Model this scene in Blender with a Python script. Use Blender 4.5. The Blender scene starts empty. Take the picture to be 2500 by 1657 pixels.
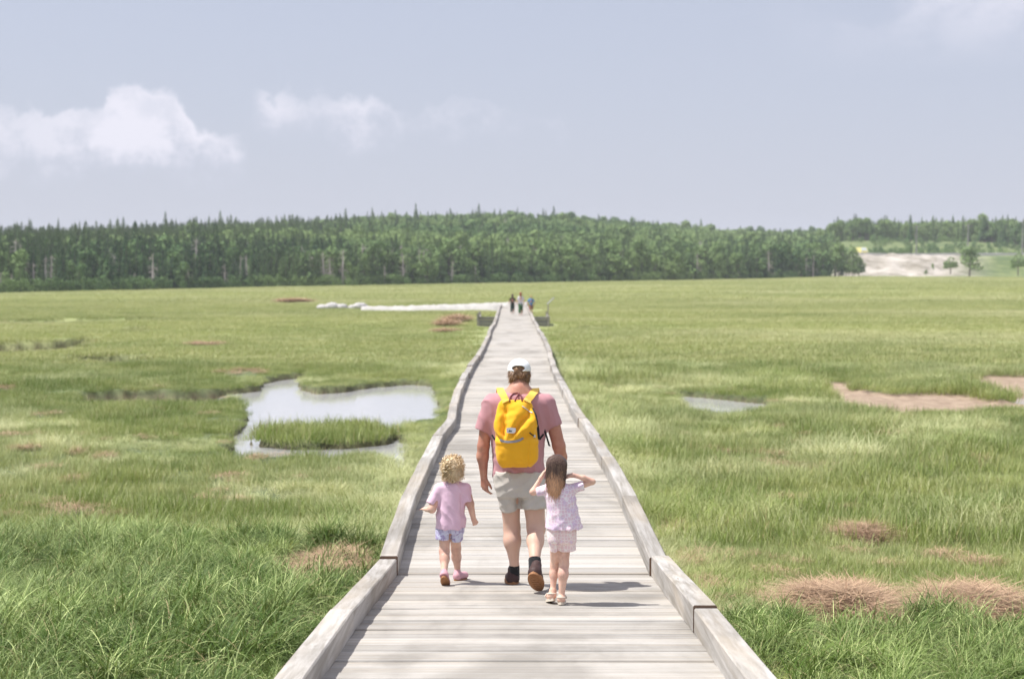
import bpy, math, random
import numpy as np
from mathutils import Vector, Matrix
from mathutils.bvhtree import BVHTree

SC = bpy.context.scene
COL = SC.collection
rng = np.random.default_rng(7)
random.seed(7)

# ------------------------------------------------------------------ camera, world, sun, exposure
CAM_Z = 3.3
FPX = 3472.0                    # focal length in pixels of the 2500 px wide photograph (50 mm on 36 mm)
PITCH = math.atan((828.5 - 657.0) / FPX)
cam_data = bpy.data.cameras.new('camera')
cam_data.lens = 50.0
cam_data.sensor_width = 36.0
cam_data.clip_start = 0.1
cam_data.clip_end = 12000.0
cam_data.dof.use_dof = True
cam_data.dof.focus_distance = 10.0
cam_data.dof.aperture_fstop = 2.6
cam = bpy.data.objects.new('camera', cam_data)
COL.objects.link(cam)
cam.location = (0, 0, CAM_Z)
cam.rotation_euler = (math.radians(90) - PITCH, 0, 0)
SC.camera = cam

SUN_V = Vector((-0.46, 0.035, 0.886)).normalized()
SUN_EL = math.asin(SUN_V.z)
SUN_AZ = math.atan2(SUN_V.x, SUN_V.y)
sun_data = bpy.data.lights.new('sun', 'SUN')
sun_data.energy = 4.9
sun_data.angle = math.radians(0.55)
sun_data.color = (1.0, 0.965, 0.91)
sun = bpy.data.objects.new('sun', sun_data)
COL.objects.link(sun)
sun.rotation_euler = SUN_V.to_track_quat('Z', 'Y').to_euler()
SC.view_settings.view_transform = 'Standard'
SC.view_settings.look = 'None'
SC.view_settings.gamma = 1.0
SC.view_settings.exposure = 0.38
SC.view_settings.use_curve_mapping = False
SC.cycles.max_bounces = 6
SC.cycles.diffuse_bounces = 3
SC.cycles.glossy_bounces = 2
SC.cycles.transmission_bounces = 3
SC.cycles.transparent_max_bounces = 6
SC.cycles.volume_bounces = 0
SC.cycles.use_denoising = True


def N(nt, typ, **kw):
    n = nt.nodes.new(typ)
    for k, v in kw.items():
        if k.startswith('i_'):
            n.inputs[k[2:].replace('_', ' ')].default_value = v
        else:
            setattr(n, k, v)
    return n


def math_node(nt, op, a, b=None, c=None, clamp=False):
    n = nt.nodes.new('ShaderNodeMath')
    n.operation = op
    n.use_clamp = clamp
    for i, v in enumerate((a, b, c)):
        if v is None:
            continue
        if isinstance(v, (int, float)):
            n.inputs[i].default_value = v
        else:
            nt.links.new(v, n.inputs[i])
    return n.outputs[0]


def maprange(nt, v, a, b, c=0.0, d=1.0, smooth=True):
    n = nt.nodes.new('ShaderNodeMapRange')
    n.interpolation_type = 'SMOOTHSTEP' if smooth else 'LINEAR'
    nt.links.new(v, n.inputs[0])
    for i, q in zip((1, 2, 3, 4), (a, b, c, d)):
        n.inputs[i].default_value = q
    return n.outputs[0]


def mixcol(nt, f, a, b, blend='MIX'):
    n = nt.nodes.new('ShaderNodeMix')
    n.data_type = 'RGBA'
    n.blend_type = blend
    for sock, v in ((n.inputs[0], f), (n.inputs[6], a), (n.inputs[7], b)):
        if isinstance(v, (int, float)):
            sock.default_value = v
        elif isinstance(v, tuple):
            sock.default_value = (*v, 1.0) if len(v) == 3 else v
        else:
            nt.links.new(v, sock)
    return n.outputs[2]


world = bpy.data.worlds.new('World')
SC.world = world
world.use_nodes = True


def build_world():
    nt = world.node_tree
    nt.nodes.clear()
    out = N(nt, 'ShaderNodeOutputWorld')
    bg = N(nt, 'ShaderNodeBackground')
    bg.inputs['Strength'].default_value = 0.108
    sky = N(nt, 'ShaderNodeTexSky')
    sky.sky_type = 'NISHITA'
    sky.sun_disc = False
    sky.sun_elevation = SUN_EL
    sky.sun_rotation = SUN_AZ
    sky.altitude = 0
    sky.air_density = 1.0
    sky.dust_density = 2.2
    sky.ozone_density = 1.6
    # the thin milky veil of a humid summer sky
    tc = N(nt, 'ShaderNodeTexCoord')
    sep = N(nt, 'ShaderNodeSeparateXYZ')
    nt.links.new(tc.outputs['Generated'], sep.inputs[0])
    X, Y, Z = sep.outputs
    horiz = maprange(nt, Z, 0.0, 0.35, 0.85, 0.62, False)
    veil = mixcol(nt, horiz, sky.outputs[0], (4.30, 4.48, 5.42))
    # clouds by direction: u = azimuth, v = elevation (both as angles)
    u = math_node(nt, 'ARCTAN2', X, Y)
    v = math_node(nt, 'ARCSINE', Z)
    comb = N(nt, 'ShaderNodeCombineXYZ')
    nt.links.new(u, comb.inputs[0])
    nt.links.new(v, comb.inputs[1])
    n1 = N(nt, 'ShaderNodeTexNoise')
    n1.inputs['Scale'].default_value = 40
    n1.inputs['Detail'].default_value = 8
    n1.inputs['Roughness'].default_value = 0.58
    nt.links.new(comb.outputs[0], n1.inputs['Vector'])
    n2 = N(nt, 'ShaderNodeTexNoise')
    n2.inputs['Scale'].default_value = 11
    n2.inputs['Detail'].default_value = 5
    nt.links.new(comb.outputs[0], n2.inputs['Vector'])
    nz = math_node(nt, 'SUBTRACT', n1.outputs[0], 0.5)
    nz2 = math_node(nt, 'SUBTRACT', n2.outputs[0], 0.5)
    vv = math_node(nt, 'ADD', v, math_node(nt, 'ADD', math_node(nt, 'MULTIPLY', nz, 0.056), math_node(nt, 'MULTIPLY', nz2, 0.016)))
    uu = math_node(nt, 'ADD', u, math_node(nt, 'MULTIPLY', nz2, 0.03))

    def curve(pts, ylo=0.0, yhi=0.16):
        fc = N(nt, 'ShaderNodeFloatCurve')
        mp = fc.mapping
        cv = mp.curves[0]
        while len(cv.points) > 2:
            cv.points.remove(cv.points[1])
        P2 = [(((px - 1183) / 3286 + 0.45) / 0.9, val) for px, val in pts]
        cv.points[0].location = P2[0]
        cv.points[1].location = P2[-1]
        for q in P2[1:-1]:
            cv.points.new(*q)
        mp.update()
        nt.links.new(math_node(nt, 'DIVIDE', math_node(nt, 'ADD', uu, 0.45), 0.9, clamp=True), fc.inputs['Value'])
        return fc.outputs[0]

    def el(y):
        return (622 - y) / 3286 / 0.2      # curves hold elevation / 0.2
    tops = curve([(-300, el(330)), (-120, el(300)), (0, el(285)), (70, el(292)), (130, el(268)), (185, el(262)), (262, el(285)), (285, el(238)), (335, el(218)), (385, el(228)),
                  (430, el(262)), (470, el(305)), (540, el(330)), (578, el(350)), (592, el(232)), (650, el(222)), (740, el(240)), (830, el(236)), (900, el(268)),
                  (955, el(285)), (1000, el(248)), (1130, el(250)), (1220, el(275)), (1290, el(270)), (1340, el(290)), (2700, el(290))])
    bots = curve([(-300, el(420)), (0, el(400)), (150, el(408)), (300, el(425)), (450, el(410)), (578, el(418)), (592, el(312)), (700, el(322)), (900, el(335)), (1000, el(322)), (1340, el(308)), (2700, el(300))])
    dens = curve([(-300, 0.35), (0, 0.65), (150, 0.72), (330, 1.0), (540, 0.8), (572, 0.35), (588, 0.0), (604, 0.45), (640, 0.75), (720, 0.5), (830, 0.8), (950, 0.5), (1000, 0.34), (1130, 0.36), (1230, 0.26), (1290, 0.42), (1345, 0.0), (2700, 0.0)])
    top = math_node(nt, 'MULTIPLY', tops, 0.2)
    bot = math_node(nt, 'MULTIPLY', bots, 0.2)
    edge_t = maprange(nt, math_node(nt, 'SUBTRACT', top, vv), -0.003, 0.006)
    edge_b = maprange(nt, math_node(nt, 'SUBTRACT', vv, bot), -0.012, 0.022)
    m1 = math_node(nt, 'MULTIPLY', math_node(nt, 'MULTIPLY', edge_t, edge_b), math_node(nt, 'MULTIPLY', dens, maprange(nt, n1.outputs[0], 0.34, 0.58, 0.62, 1.05)), clamp=True)
    # thin high streaks, mostly up to the right of the view
    n3 = N(nt, 'ShaderNodeTexNoise')
    n3.inputs['Scale'].default_value = 7
    n3.inputs['Detail'].default_value = 7
    n3.inputs['Roughness'].default_value = 0.6
    mp = N(nt, 'ShaderNodeMapping')
    mp.inputs['Scale'].default_value = (1, 1.6, 1)
    mp.inputs['Location'].default_value = (0.35, 0.9, 0)
    nt.links.new(comb.outputs[0], mp.inputs[0])
    nt.links.new(mp.outputs[0], n3.inputs['Vector'])
    hi = math_node(nt, 'MULTIPLY', maprange(nt, n3.outputs[0], 0.36, 0.58), math_node(nt, 'MULTIPLY', maprange(nt, v, 0.125, 0.19), maprange(nt, u, 0.16, 0.30)))
    m2 = math_node(nt, 'MULTIPLY', hi, 0.8)
    m = math_node(nt, 'MAXIMUM', m1, m2)
    body = maprange(nt, math_node(nt, 'ADD', math_node(nt, 'SUBTRACT', vv, bot), math_node(nt, 'MULTIPLY', nz, 0.03)), -0.004, 0.03)
    ccol = mixcol(nt, body, (4.5, 4.7, 5.6), (6.5, 6.4, 7.15))
    col = mixcol(nt, math_node(nt, 'MULTIPLY', m, 0.92), veil, ccol)
    nt.links.new(col, bg.inputs['Color'])
    nt.links.new(bg.outputs[0], out.inputs[0])


build_world()


# ------------------------------------------------------------------ geometry helpers
def ray(u, v):
    """direction through photograph pixel (u, v)"""
    dx = (u - 1250.0) / FPX
    dz = (828.5 - v) / FPX
    return np.array([dx, math.cos(PITCH) + dz * math.sin(PITCH), -math.sin(PITCH) + dz * math.cos(PITCH)])


def at_z(u, v, z):
    d = ray(u, v)
    t = (z - CAM_Z) / d[2]
    return np.array([d[0] * t, d[1] * t, z])


def at_y(u, v, y):
    d = ray(u, v)
    t = y / d[1]
    return np.array([d[0] * t, y, CAM_Z + d[2] * t])


DS = 1 / 0.94640


def D_z(x, y, z):
    return at_z(x * DS, y * DS, z)


def D_y(x, y, yy):
    return at_y(x * DS, y * DS, yy)


def tag(o, label=None, cat=None, group=None, kind=None):
    for k, v in (('label', label), ('category', cat), ('group', group), ('kind', kind)):
        if v:
            o[k] = v
    return o


def empty(name, loc=(0, 0, 0), rz=0.0, label=None, cat=None, group=None, kind=None):
    o = bpy.data.objects.new(name, None)
    COL.objects.link(o)
    o.location = loc
    o.rotation_euler = (0, 0, rz)
    o.empty_display_size = 0.1
    return tag(o, label, cat, group, kind)


def mesh_np(name, V, F, smooth=False, mats=None, attrs=None):
    """V (n,3); F list of lists or (m,k) array"""
    me = bpy.data.meshes.new(name)
    V = np.asarray(V, dtype=np.float32)
    if isinstance(F, np.ndarray):
        m, k = F.shape
        me.vertices.add(len(V))
        me.vertices.foreach_set('co', V.ravel())
        me.loops.add(m * k)
        me.loops.foreach_set('vertex_index', F.astype(np.int32).ravel())
        me.polygons.add(m)
        me.polygons.foreach_set('loop_start', np.arange(0, m * k, k, dtype=np.int32))
        me.polygons.foreach_set('loop_total', np.full(m, k, dtype=np.int32))
    else:
        me.from_pydata([tuple(map(float, v)) for v in V], [], F)
    me.update(calc_edges=True)
    if smooth:
        me.polygons.foreach_set('use_smooth', np.ones(len(me.polygons), dtype=bool))
    if attrs:
        for an, arr in attrs.items():
            a = me.attributes.new(an, 'FLOAT', 'POINT')
            a.data.foreach_set('value', np.asarray(arr, dtype=np.float32))
    for mt in (mats or []):
        me.materials.append(mt)
    return me


def link(name, me, parent=None, loc=(0, 0, 0), rot=(0, 0, 0), scale=(1, 1, 1)):
    o = bpy.data.objects.new(name, me)
    COL.objects.link(o)
    o.location = loc
    o.rotation_euler = rot
    o.scale = scale
    if parent is not None:
        o.parent = parent
    return o


class MB:
    """collects simple shapes into one mesh"""
    def __init__(self):
        self.v = []
        self.f = []
        self.n = 0

    def add(self, V, F):
        V = np.asarray(V, float)
        self.v.append(V)
        self.f += [[i + self.n for i in f] for f in F]
        self.n += len(V)

    def box(self, lo, hi, ch=0.0):
        x0, y0, z0 = lo
        x1, y1, z1 = hi
        V = [(x0, y0, z0), (x1, y0, z0), (x1, y1, z0), (x0, y1, z0), (x0, y0, z1), (x1, y0, z1), (x1, y1, z1), (x0, y1, z1)]
        if ch > 0:
            V = [(x0, y0, z0), (x1, y0, z0), (x1, y1, z0), (x0, y1, z0),
                 (x0, y0, z1 - ch), (x1, y0, z1 - ch), (x1, y1, z1 - ch), (x0, y1, z1 - ch),
                 (x0 + ch, y0 + ch, z1), (x1 - ch, y0 + ch, z1), (x1 - ch, y1 - ch, z1), (x0 + ch, y1 - ch, z1)]
            F = [(3, 2, 1, 0), (8, 9, 10, 11)]
            for a in (0, 4):
                for i in range(4):
                    j = (i + 1) % 4
                    F.append((a + i, a + j, a + 4 + j, a + 4 + i))
            self.add(V, F)
            return
        self.add(V, [(3, 2, 1, 0), (4, 5, 6, 7), (0, 1, 5, 4), (1, 2, 6, 5), (2, 3, 7, 6), (3, 0, 4, 7)])

    def tube(self, pts, rad, seg=8, cap=True):
        pts = [np.asarray(p, float) for p in pts]
        if np.isscalar(rad):
            rad = [rad] * len(pts)
        V = []
        up = np.array([0.13, 0.21, 0.97])
        prev = None
        for i, p in enumerate(pts):
            t = pts[min(i + 1, len(pts) - 1)] - pts[max(i - 1, 0)]
            t = t / (np.linalg.norm(t) + 1e-9)
            if prev is None:
                a = np.cross(t, up)
                if np.linalg.norm(a) < 0.1:
                    a = np.cross(t, np.array([1.0, 0, 0]))
            else:
                a = prev - t * np.dot(prev, t)
            a = a / (np.linalg.norm(a) + 1e-9)
            prev = a
            b = np.cross(t, a)
            for k in range(seg):
                an = 2 * math.pi * k / seg
                V.append(p + rad[i] * (math.cos(an) * a + math.sin(an) * b))
        F = []
        for i in range(len(pts) - 1):
            for k in range(seg):
                k2 = (k + 1) % seg
                F.append((i * seg + k, i * seg + k2, (i + 1) * seg + k2, (i + 1) * seg + k))
        if cap:
            F.append(tuple(range(seg))[::-1])
            F.append(tuple((len(pts) - 1) * seg + k for k in range(seg)))
        self.add(V, F)

    def ribbon(self, pts, wid, nrm, thick=0.004):
        """flat strap: pts centre line, wid half width vectors, nrm outward normals"""
        V = []
        F = []
        for p, w, n in zip(pts, wid, nrm):
            p, w, n = map(lambda q: np.asarray(q, float), (p, w, n))
            V += [p - w, p - w + n * thick, p + w + n * thick, p + w]
        for i in range(len(pts) - 1):
            for k in range(4):
                k2 = (k + 1) % 4
                F.append((i * 4 + k, i * 4 + k2, i * 4 + 4 + k2, i * 4 + 4 + k))
        F.append((0, 1, 2, 3))
        e = (len(pts) - 1) * 4
        F.append((e + 3, e + 2, e + 1, e))
        self.add(V, F)

    def build(self, name, mat, parent=None, smooth=False, origin=(0, 0, 0), loc=None):
        V = np.concatenate(self.v) - np.asarray(origin, float)
        me = mesh_np(name, V, self.f, smooth, [mat])
        return link(name, me, parent, loc if loc is not None else ((0, 0, 0) if parent is not None else origin))


def vnoise(P, scale=1.0, seed=0):
    """3-D value noise in -1..1, vectorised"""
    P = np.asarray(P, float) * scale + seed * 17.31
    i = np.floor(P).astype(np.int64)
    f = P - i
    f = f * f * (3 - 2 * f)
    r = 0
    for dx in (0, 1):
        wx = f[..., 0] if dx else 1 - f[..., 0]
        for dy in (0, 1):
            wy = f[..., 1] if dy else 1 - f[..., 1]
            for dz in (0, 1):
                wz = f[..., 2] if dz else 1 - f[..., 2]
                h = (i[..., 0] + dx) * 374761393 + (i[..., 1] + dy) * 668265263 + (i[..., 2] + dz) * 2147483647 // 7 + seed * 1013
                h = (h ^ (h >> 13)) * 1274126177
                h = (h ^ (h >> 16)) & 0xffff
                r = r + wx * wy * wz * (h / 32767.5 - 1.0)
    return r


def fbm(P, scale=1.0, seed=0, octv=4):
    a, s, r = 1.0, scale, 0
    for o in range(octv):
        r = r + a * vnoise(P, s, seed + o)
        a *= 0.5
        s *= 2.03
    return r / 1.9


def n2(x, y, scale, seed=0, octv=4):
    return fbm(np.stack([x, y, np.zeros_like(x)], -1), scale, seed, octv)


def sstep(a, b, x):
    t = np.clip((x - a) / (b - a), 0, 1)
    return t * t * (3 - 2 * t)

# ------------------------------------------------------------------ materials
def new_mat(name):
    m = bpy.data.materials.new(name)
    m.use_nodes = True
    nt = m.node_tree
    p = nt.nodes['Principled BSDF']
    return m, nt, p


def noise(nt, vec, scale, detail=4, rough=0.55, dist=0.0):
    n = nt.nodes.new('ShaderNodeTexNoise')
    n.inputs['Scale'].default_value = scale
    n.inputs['Detail'].default_value = detail
    n.inputs['Roughness'].default_value = rough
    n.inputs['Distortion'].default_value = dist
    if vec is not None:
        nt.links.new(vec, n.inputs['Vector'])
    return n.outputs[0]


def mapping(nt, vec, scale=(1, 1, 1), loc=(0, 0, 0)):
    n = nt.nodes.new('ShaderNodeMapping')
    n.inputs['Scale'].default_value = scale
    n.inputs['Location'].default_value = loc
    nt.links.new(vec, n.inputs[0])
    return n.outputs[0]


def attr(nt, name, typ='GEOMETRY'):
    n = nt.nodes.new('ShaderNodeAttribute')
    n.attribute_name = name
    n.attribute_type = typ
    return n.outputs['Fac']


def bump(nt, p, h, strength=0.3, dist=0.01):
    b = nt.nodes.new('ShaderNodeBump')
    b.inputs['Strength'].default_value = strength
    b.inputs['Distance'].default_value = dist
    nt.links.new(h, b.inputs['Height'])
    nt.links.new(b.outputs[0], p.inputs['Normal'])


def simple_mat(name, col, rough=0.7, var=0.12, scale=30, bumps=0.15, spec=0.3, sheen=0.0, bdist=0.003):
    m, nt, p = new_mat(name)
    tc = N(nt, 'ShaderNodeTexCoord').outputs['Object']
    n = noise(nt, tc, scale, 5, 0.6)
    dark = tuple(c * (1 - var) for c in col)
    lite = tuple(min(1, c * (1 + var)) for c in col)
    nt.links.new(mixcol(nt, n, dark, lite), p.inputs['Base Color'])
    p.inputs['Roughness'].default_value = rough
    p.inputs['Specular IOR Level'].default_value = spec
    if sheen:
        p.inputs['Sheen Weight'].default_value = sheen
    if bumps:
        bump(nt, p, n, bumps, bdist)
    return m


def wood_mat(name, along='x', dark=(0.27, 0.25, 0.22), lite=(0.53, 0.51, 0.485), tan=(0.42, 0.355, 0.275)):
    m, nt, p = new_mat(name)
    tc = N(nt, 'ShaderNodeTexCoord').outputs['Object']
    oi = N(nt, 'ShaderNodeObjectInfo')
    rnd = oi.outputs['Random']
    off = N(nt, 'ShaderNodeCombineXYZ')
    for i, k in enumerate((91.0, 57.0, 33.0)):
        nt.links.new(math_node(nt, 'MULTIPLY', rnd, k), off.inputs[i])
    va = nt.nodes.new('ShaderNodeVectorMath')
    nt.links.new(tc, va.inputs[0])
    nt.links.new(off.outputs[0], va.inputs[1])
    v = va.outputs[0]
    s1 = (1.1, 26, 26) if along == 'x' else (26, 1.1, 26)
    s2 = (3.0, 90, 90) if along == 'x' else (90, 3.0, 90)
    s3 = (0.5, 5, 5) if along == 'x' else (5, 0.5, 5)
    g1 = noise(nt, mapping(nt, v, s1), 1.0, 6, 0.62, 0.4)
    g2 = noise(nt, mapping(nt, v, s2), 1.0, 4, 0.6)
    g3 = noise(nt, mapping(nt, v, s3), 1.0, 3, 0.5)
    blot = noise(nt, v, 2.2, 4, 0.6)
    base = mixcol(nt, maprange(nt, g1, 0.3, 0.7), dark, lite)
    base = mixcol(nt, math_node(nt, 'MULTIPLY', maprange(nt, g3, 0.42, 0.68), 0.55), base, tan)
    base = mixcol(nt, maprange(nt, blot, 0.35, 0.75, 0.0, 0.30), base, lite)
    geo = N(nt, 'ShaderNodeNewGeometry')
    stain = noise(nt, mapping(nt, geo.outputs['Position'], (0.9, 0.5, 1.0)), 1.0, 5, 0.62, 0.5)
    base = mixcol(nt, maprange(nt, stain, 0.46, 0.68, 0.0, 0.55), base, tuple(q * 0.72 for q in dark))
    tone = maprange(nt, rnd, 0, 1, 0.80, 1.12, False)
    # long thin checks in the grain
    crack = maprange(nt, g2, 0.655, 0.72)
    crack2 = maprange(nt, g1, 0.70, 0.735)
    ck = math_node(nt, 'MAXIMUM', math_node(nt, 'MULTIPLY', crack, 0.5), crack2)
    col = mixcol(nt, math_node(nt, 'MULTIPLY', ck, 0.75), base, (0.13, 0.085, 0.055))
    vm = nt.nodes.new('ShaderNodeVectorMath')
    vm.operation = 'SCALE'
    nt.links.new(col, vm.inputs[0])
    nt.links.new(tone, vm.inputs['Scale'])
    nt.links.new(vm.outputs[0], p.inputs['Base Color'])
    p.inputs['Roughness'].default_value = 0.82
    p.inputs['Specular IOR Level'].default_value = 0.25
    h = math_node(nt, 'SUBTRACT', math_node(nt, 'ADD', g1, math_node(nt, 'MULTIPLY', g2, 0.5)), ck)
    bump(nt, p, h, 0.55, 0.006)
    return m


M_PLANK = wood_mat('weathered_plank_wood', 'x')
M_BEAM = wood_mat('weathered_beam_wood', 'y', dark=(0.25, 0.23, 0.20), lite=(0.47, 0.45, 0.43))
M_ENDG = simple_mat('end_grain_wood', (0.20, 0.13, 0.09), 0.9, 0.4, 60, 0.4)
M_OLDWOOD = simple_mat('grey_timber', (0.24, 0.23, 0.235), 0.9, 0.25, 12, 0.4)

M_WATER, nt, p = new_mat('pool_water')
p.inputs['Base Color'].default_value = (0.42, 0.42, 0.42, 1)
p.inputs['Roughness'].default_value = 0.05
p.inputs['IOR'].default_value = 1.33
p.inputs['Specular IOR Level'].default_value = 0.9
geo = N(nt, 'ShaderNodeNewGeometry')
wn = noise(nt, mapping(nt, geo.outputs['Position'], (2.0, 5.5, 1)), 1.0, 4, 0.6)
bump(nt, p, wn, 0.25, 0.01)


def ground_tint(nt, pos):
    """broad patches of greener and paler growth across the marsh; shared by the soil and every kind of blade"""
    a = noise(nt, mapping(nt, pos, (0.035, 0.075, 0.0)), 1.0, 5, 0.6, 0.6)
    b = noise(nt, mapping(nt, pos, (0.28, 0.45, 0.0), (5, 3, 0)), 1.0, 4, 0.6, 0.4)
    return a, b


def grass_mat(name, greens, pale, straw_amt=0.08, trans=0.35, bright=1.0):
    m = bpy.data.materials.new(name)
    m.use_nodes = True
    nt = m.node_tree
    nt.nodes.clear()
    out = N(nt, 'ShaderNodeOutputMaterial')
    geo = N(nt, 'ShaderNodeNewGeometry')
    a, b = ground_tint(nt, geo.outputs['Position'])
    r = attr(nt, 'blade')
    hgt = attr(nt, 'along')
    tint = attr(nt, 'tint', 'INSTANCER')
    s = lambda c: tuple(q * bright for q in c)
    e = noise(nt, mapping(nt, geo.outputs['Position'], (0.9, 1.6, 0.0), (9, 2, 0)), 1.0, 3, 0.55, 0.8)
    c = mixcol(nt, maprange(nt, a, 0.36, 0.62), s(greens[0]), s(greens[1]))
    c = mixcol(nt, maprange(nt, b, 0.40, 0.66, 0.0, 0.7), c, s(greens[2]))
    c = mixcol(nt, maprange(nt, r, 0.70, 1.0, 0.0, 0.85), c, s(pale))  # paler blades at random; on near sedge, glossy sky highlights put into colour
    c = mixcol(nt, math_node(nt, 'MULTIPLY', maprange(nt, tint, 0.0, 1.0), 0.85), c, s(pale))
    c = mixcol(nt, maprange(nt, hgt, 0.5, 1.0, 0.0, 0.22), c, s(pale))
    c = mixcol(nt, maprange(nt, e, 0.44, 0.60, 0.0, 0.42), c, s(greens[0]))
    c = mixcol(nt, maprange(nt, r, straw_amt, straw_amt * 0.8, 0.0, 0.8), c, (0.42, 0.33, 0.18))
    d = N(nt, 'ShaderNodeBsdfPrincipled')
    d.inputs['Roughness'].default_value = 0.5
    d.inputs['Specular IOR Level'].default_value = 0.16
    nt.links.new(c, d.inputs['Base Color'])
    t = N(nt, 'ShaderNodeBsdfTranslucent')
    nt.links.new(mixcol(nt, 0.4, c, (0.5, 0.62, 0.12), 'MIX'), t.inputs[0])
    mx = N(nt, 'ShaderNodeMixShader')
    mx.inputs[0].default_value = trans
    nt.links.new(d.outputs[0], mx.inputs[1])
    nt.links.new(t.outputs[0], mx.inputs[2])
    nt.links.new(mx.outputs[0], out.inputs[0])
    return m


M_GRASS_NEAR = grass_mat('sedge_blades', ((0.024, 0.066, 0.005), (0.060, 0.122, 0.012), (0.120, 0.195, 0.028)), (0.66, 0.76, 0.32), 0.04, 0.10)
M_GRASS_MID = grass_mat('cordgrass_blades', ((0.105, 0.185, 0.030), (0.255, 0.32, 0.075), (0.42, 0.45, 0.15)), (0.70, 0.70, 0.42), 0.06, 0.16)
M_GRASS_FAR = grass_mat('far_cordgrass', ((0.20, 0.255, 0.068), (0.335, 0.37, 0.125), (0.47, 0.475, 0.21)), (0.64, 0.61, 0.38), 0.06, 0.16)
M_STRAW = bpy.data.materials.new('dead_thatch')
M_STRAW.use_nodes = True
nt = M_STRAW.node_tree
p = nt.nodes['Principled BSDF']
r = attr(nt, 'blade')
nt.links.new(mixcol(nt, maprange(nt, r, 0.0, 1.0, 0, 1, False), (0.19, 0.105, 0.055), (0.60, 0.42, 0.27)), p.inputs['Base Color'])
p.inputs['Roughness'].default_value = 0.7

M_SOIL, nt, p = new_mat('marsh_soil')
geo = N(nt, 'ShaderNodeNewGeometry')
a, b = ground_tint(nt, geo.outputs['Position'])
c = mixcol(nt, maprange(nt, a, 0.36, 0.62), (0.11, 0.165, 0.05), (0.17, 0.215, 0.08))
c = mixcol(nt, maprange(nt, b, 0.40, 0.66, 0.0, 0.7), c, (0.235, 0.27, 0.115))
fine = noise(nt, mapping(nt, geo.outputs['Position'], (3, 3, 3)), 1.0, 6, 0.7)
c = mixcol(nt, maprange(nt, fine, 0.25, 0.8, 0.0, 0.7), (0.05, 0.07, 0.022), c)
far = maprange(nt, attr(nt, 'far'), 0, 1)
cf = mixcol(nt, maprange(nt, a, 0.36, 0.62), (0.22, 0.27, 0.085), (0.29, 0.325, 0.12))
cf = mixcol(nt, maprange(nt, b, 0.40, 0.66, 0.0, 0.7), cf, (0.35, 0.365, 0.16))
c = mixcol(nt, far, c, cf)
mudc = mixcol(nt, maprange(nt, fine, 0.3, 0.75), (0.050, 0.034, 0.020), (0.17, 0.115, 0.072))
flatc = mixcol(nt, maprange(nt, fine, 0.3, 0.75), (0.22, 0.155, 0.105), (0.40, 0.305, 0.22))
c = mixcol(nt, attr(nt, 'mud'), c, mudc)
c = mixcol(nt, attr(nt, 'flat'), c, flatc)
nt.links.new(c, p.inputs['Base Color'])
p.inputs['Roughness'].default_value = 0.85
bump(nt, p, fine, 0.5, 0.03)

M_HILL, nt, p = new_mat('hillside_ground')
geo = N(nt, 'ShaderNodeNewGeometry')
n1 = noise(nt, mapping(nt, geo.outputs['Position'], (0.14, 0.14, 0.45)), 1.0, 7, 0.7)
c = mixcol(nt, maprange(nt, n1, 0.35, 0.65), (0.075, 0.12, 0.035), (0.19, 0.225, 0.08))
gr = mixcol(nt, maprange(nt, n1, 0.35, 0.68), (0.22, 0.195, 0.15), (0.52, 0.475, 0.42))
c = mixcol(nt, attr(nt, 'gravel'), c, gr)
a, b = ground_tint(nt, geo.outputs['Position'])
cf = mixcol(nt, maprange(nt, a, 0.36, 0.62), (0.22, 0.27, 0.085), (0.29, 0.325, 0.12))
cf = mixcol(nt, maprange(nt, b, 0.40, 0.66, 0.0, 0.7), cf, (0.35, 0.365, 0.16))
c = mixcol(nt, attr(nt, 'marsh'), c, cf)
nt.links.new(c, p.inputs['Base Color'])
p.inputs['Roughness'].default_value = 0.95

# ------------------------------------------------------------------ boardwalk profile, read off the photograph's perspective
W2 = 2.34
ROWS = [(1657, 663, 1900), (1479, 808, 1745), (1356, 928, 1627), (1260, 967, 1580), (1111, 1030, 1496), (1008, 1090, 1425), (946, 1110.5, 1388),
        (900, 1137, 1361), (865, 1161, 1350), (830, 1182, 1337), (801, 1193, 1319), (780, 1206.7, 1306.5), (755, 1214, 1294), (743, 1221, 1288)]
prof = []
for v_, l_, r_ in ROWS:
    if v_ >= 890:
        t_ = W2 * FPX / (r_ - l_)
        dd = ray((l_ + r_) / 2, v_) * t_
        zt = CAM_Z + dd[2]
    else:
        zt = 0.66 - 0.1 * (900 - v_) / 150
        t_ = at_z((l_ + r_) / 2, v_, zt)[1] / ray(1250, v_)[1]
    L_, R_ = ray(l_, v_) * t_, ray(r_, v_) * t_
    prof.append((L_[1], L_[0], R_[0], zt))
prof = np.array(prof)
# behind and beyond the camera the walk goes on up its ramp
first = prof[0]
prof = np.vstack([[[-4.0, first[1] - 0.06, first[2] - 0.06, first[3] + 0.34], [2.5, first[1] - 0.02, first[2] - 0.02, first[3] + 0.30]], prof])
JY = [-4.0, -0.2]
while JY[-1] < prof[-1, 0] - 3:
    JY.append(JY[-1] + 2.9)
JY = np.array(JY + [prof[-1, 0]])
# joints near the camera sit where the photograph shows them
kL = np.interp(JY, prof[:, 0], prof[:, 1])
kR = np.interp(JY, prof[:, 0], prof[:, 2])
kZ = np.interp(JY, prof[:, 0], prof[:, 3])
jit = np.random.default_rng(3)
kL = kL + jit.normal(0, 0.018, len(JY)) * (JY > 14)
kR = kR + jit.normal(0, 0.014, len(JY)) * (JY > 14)
KERB_W, KERB_H = 0.145, 0.15
WALK_END = float(JY[-1])


def walk(y):
    return np.interp(y, JY, kL), np.interp(y, JY, kR), np.interp(y, JY, kZ) - KERB_H


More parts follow.
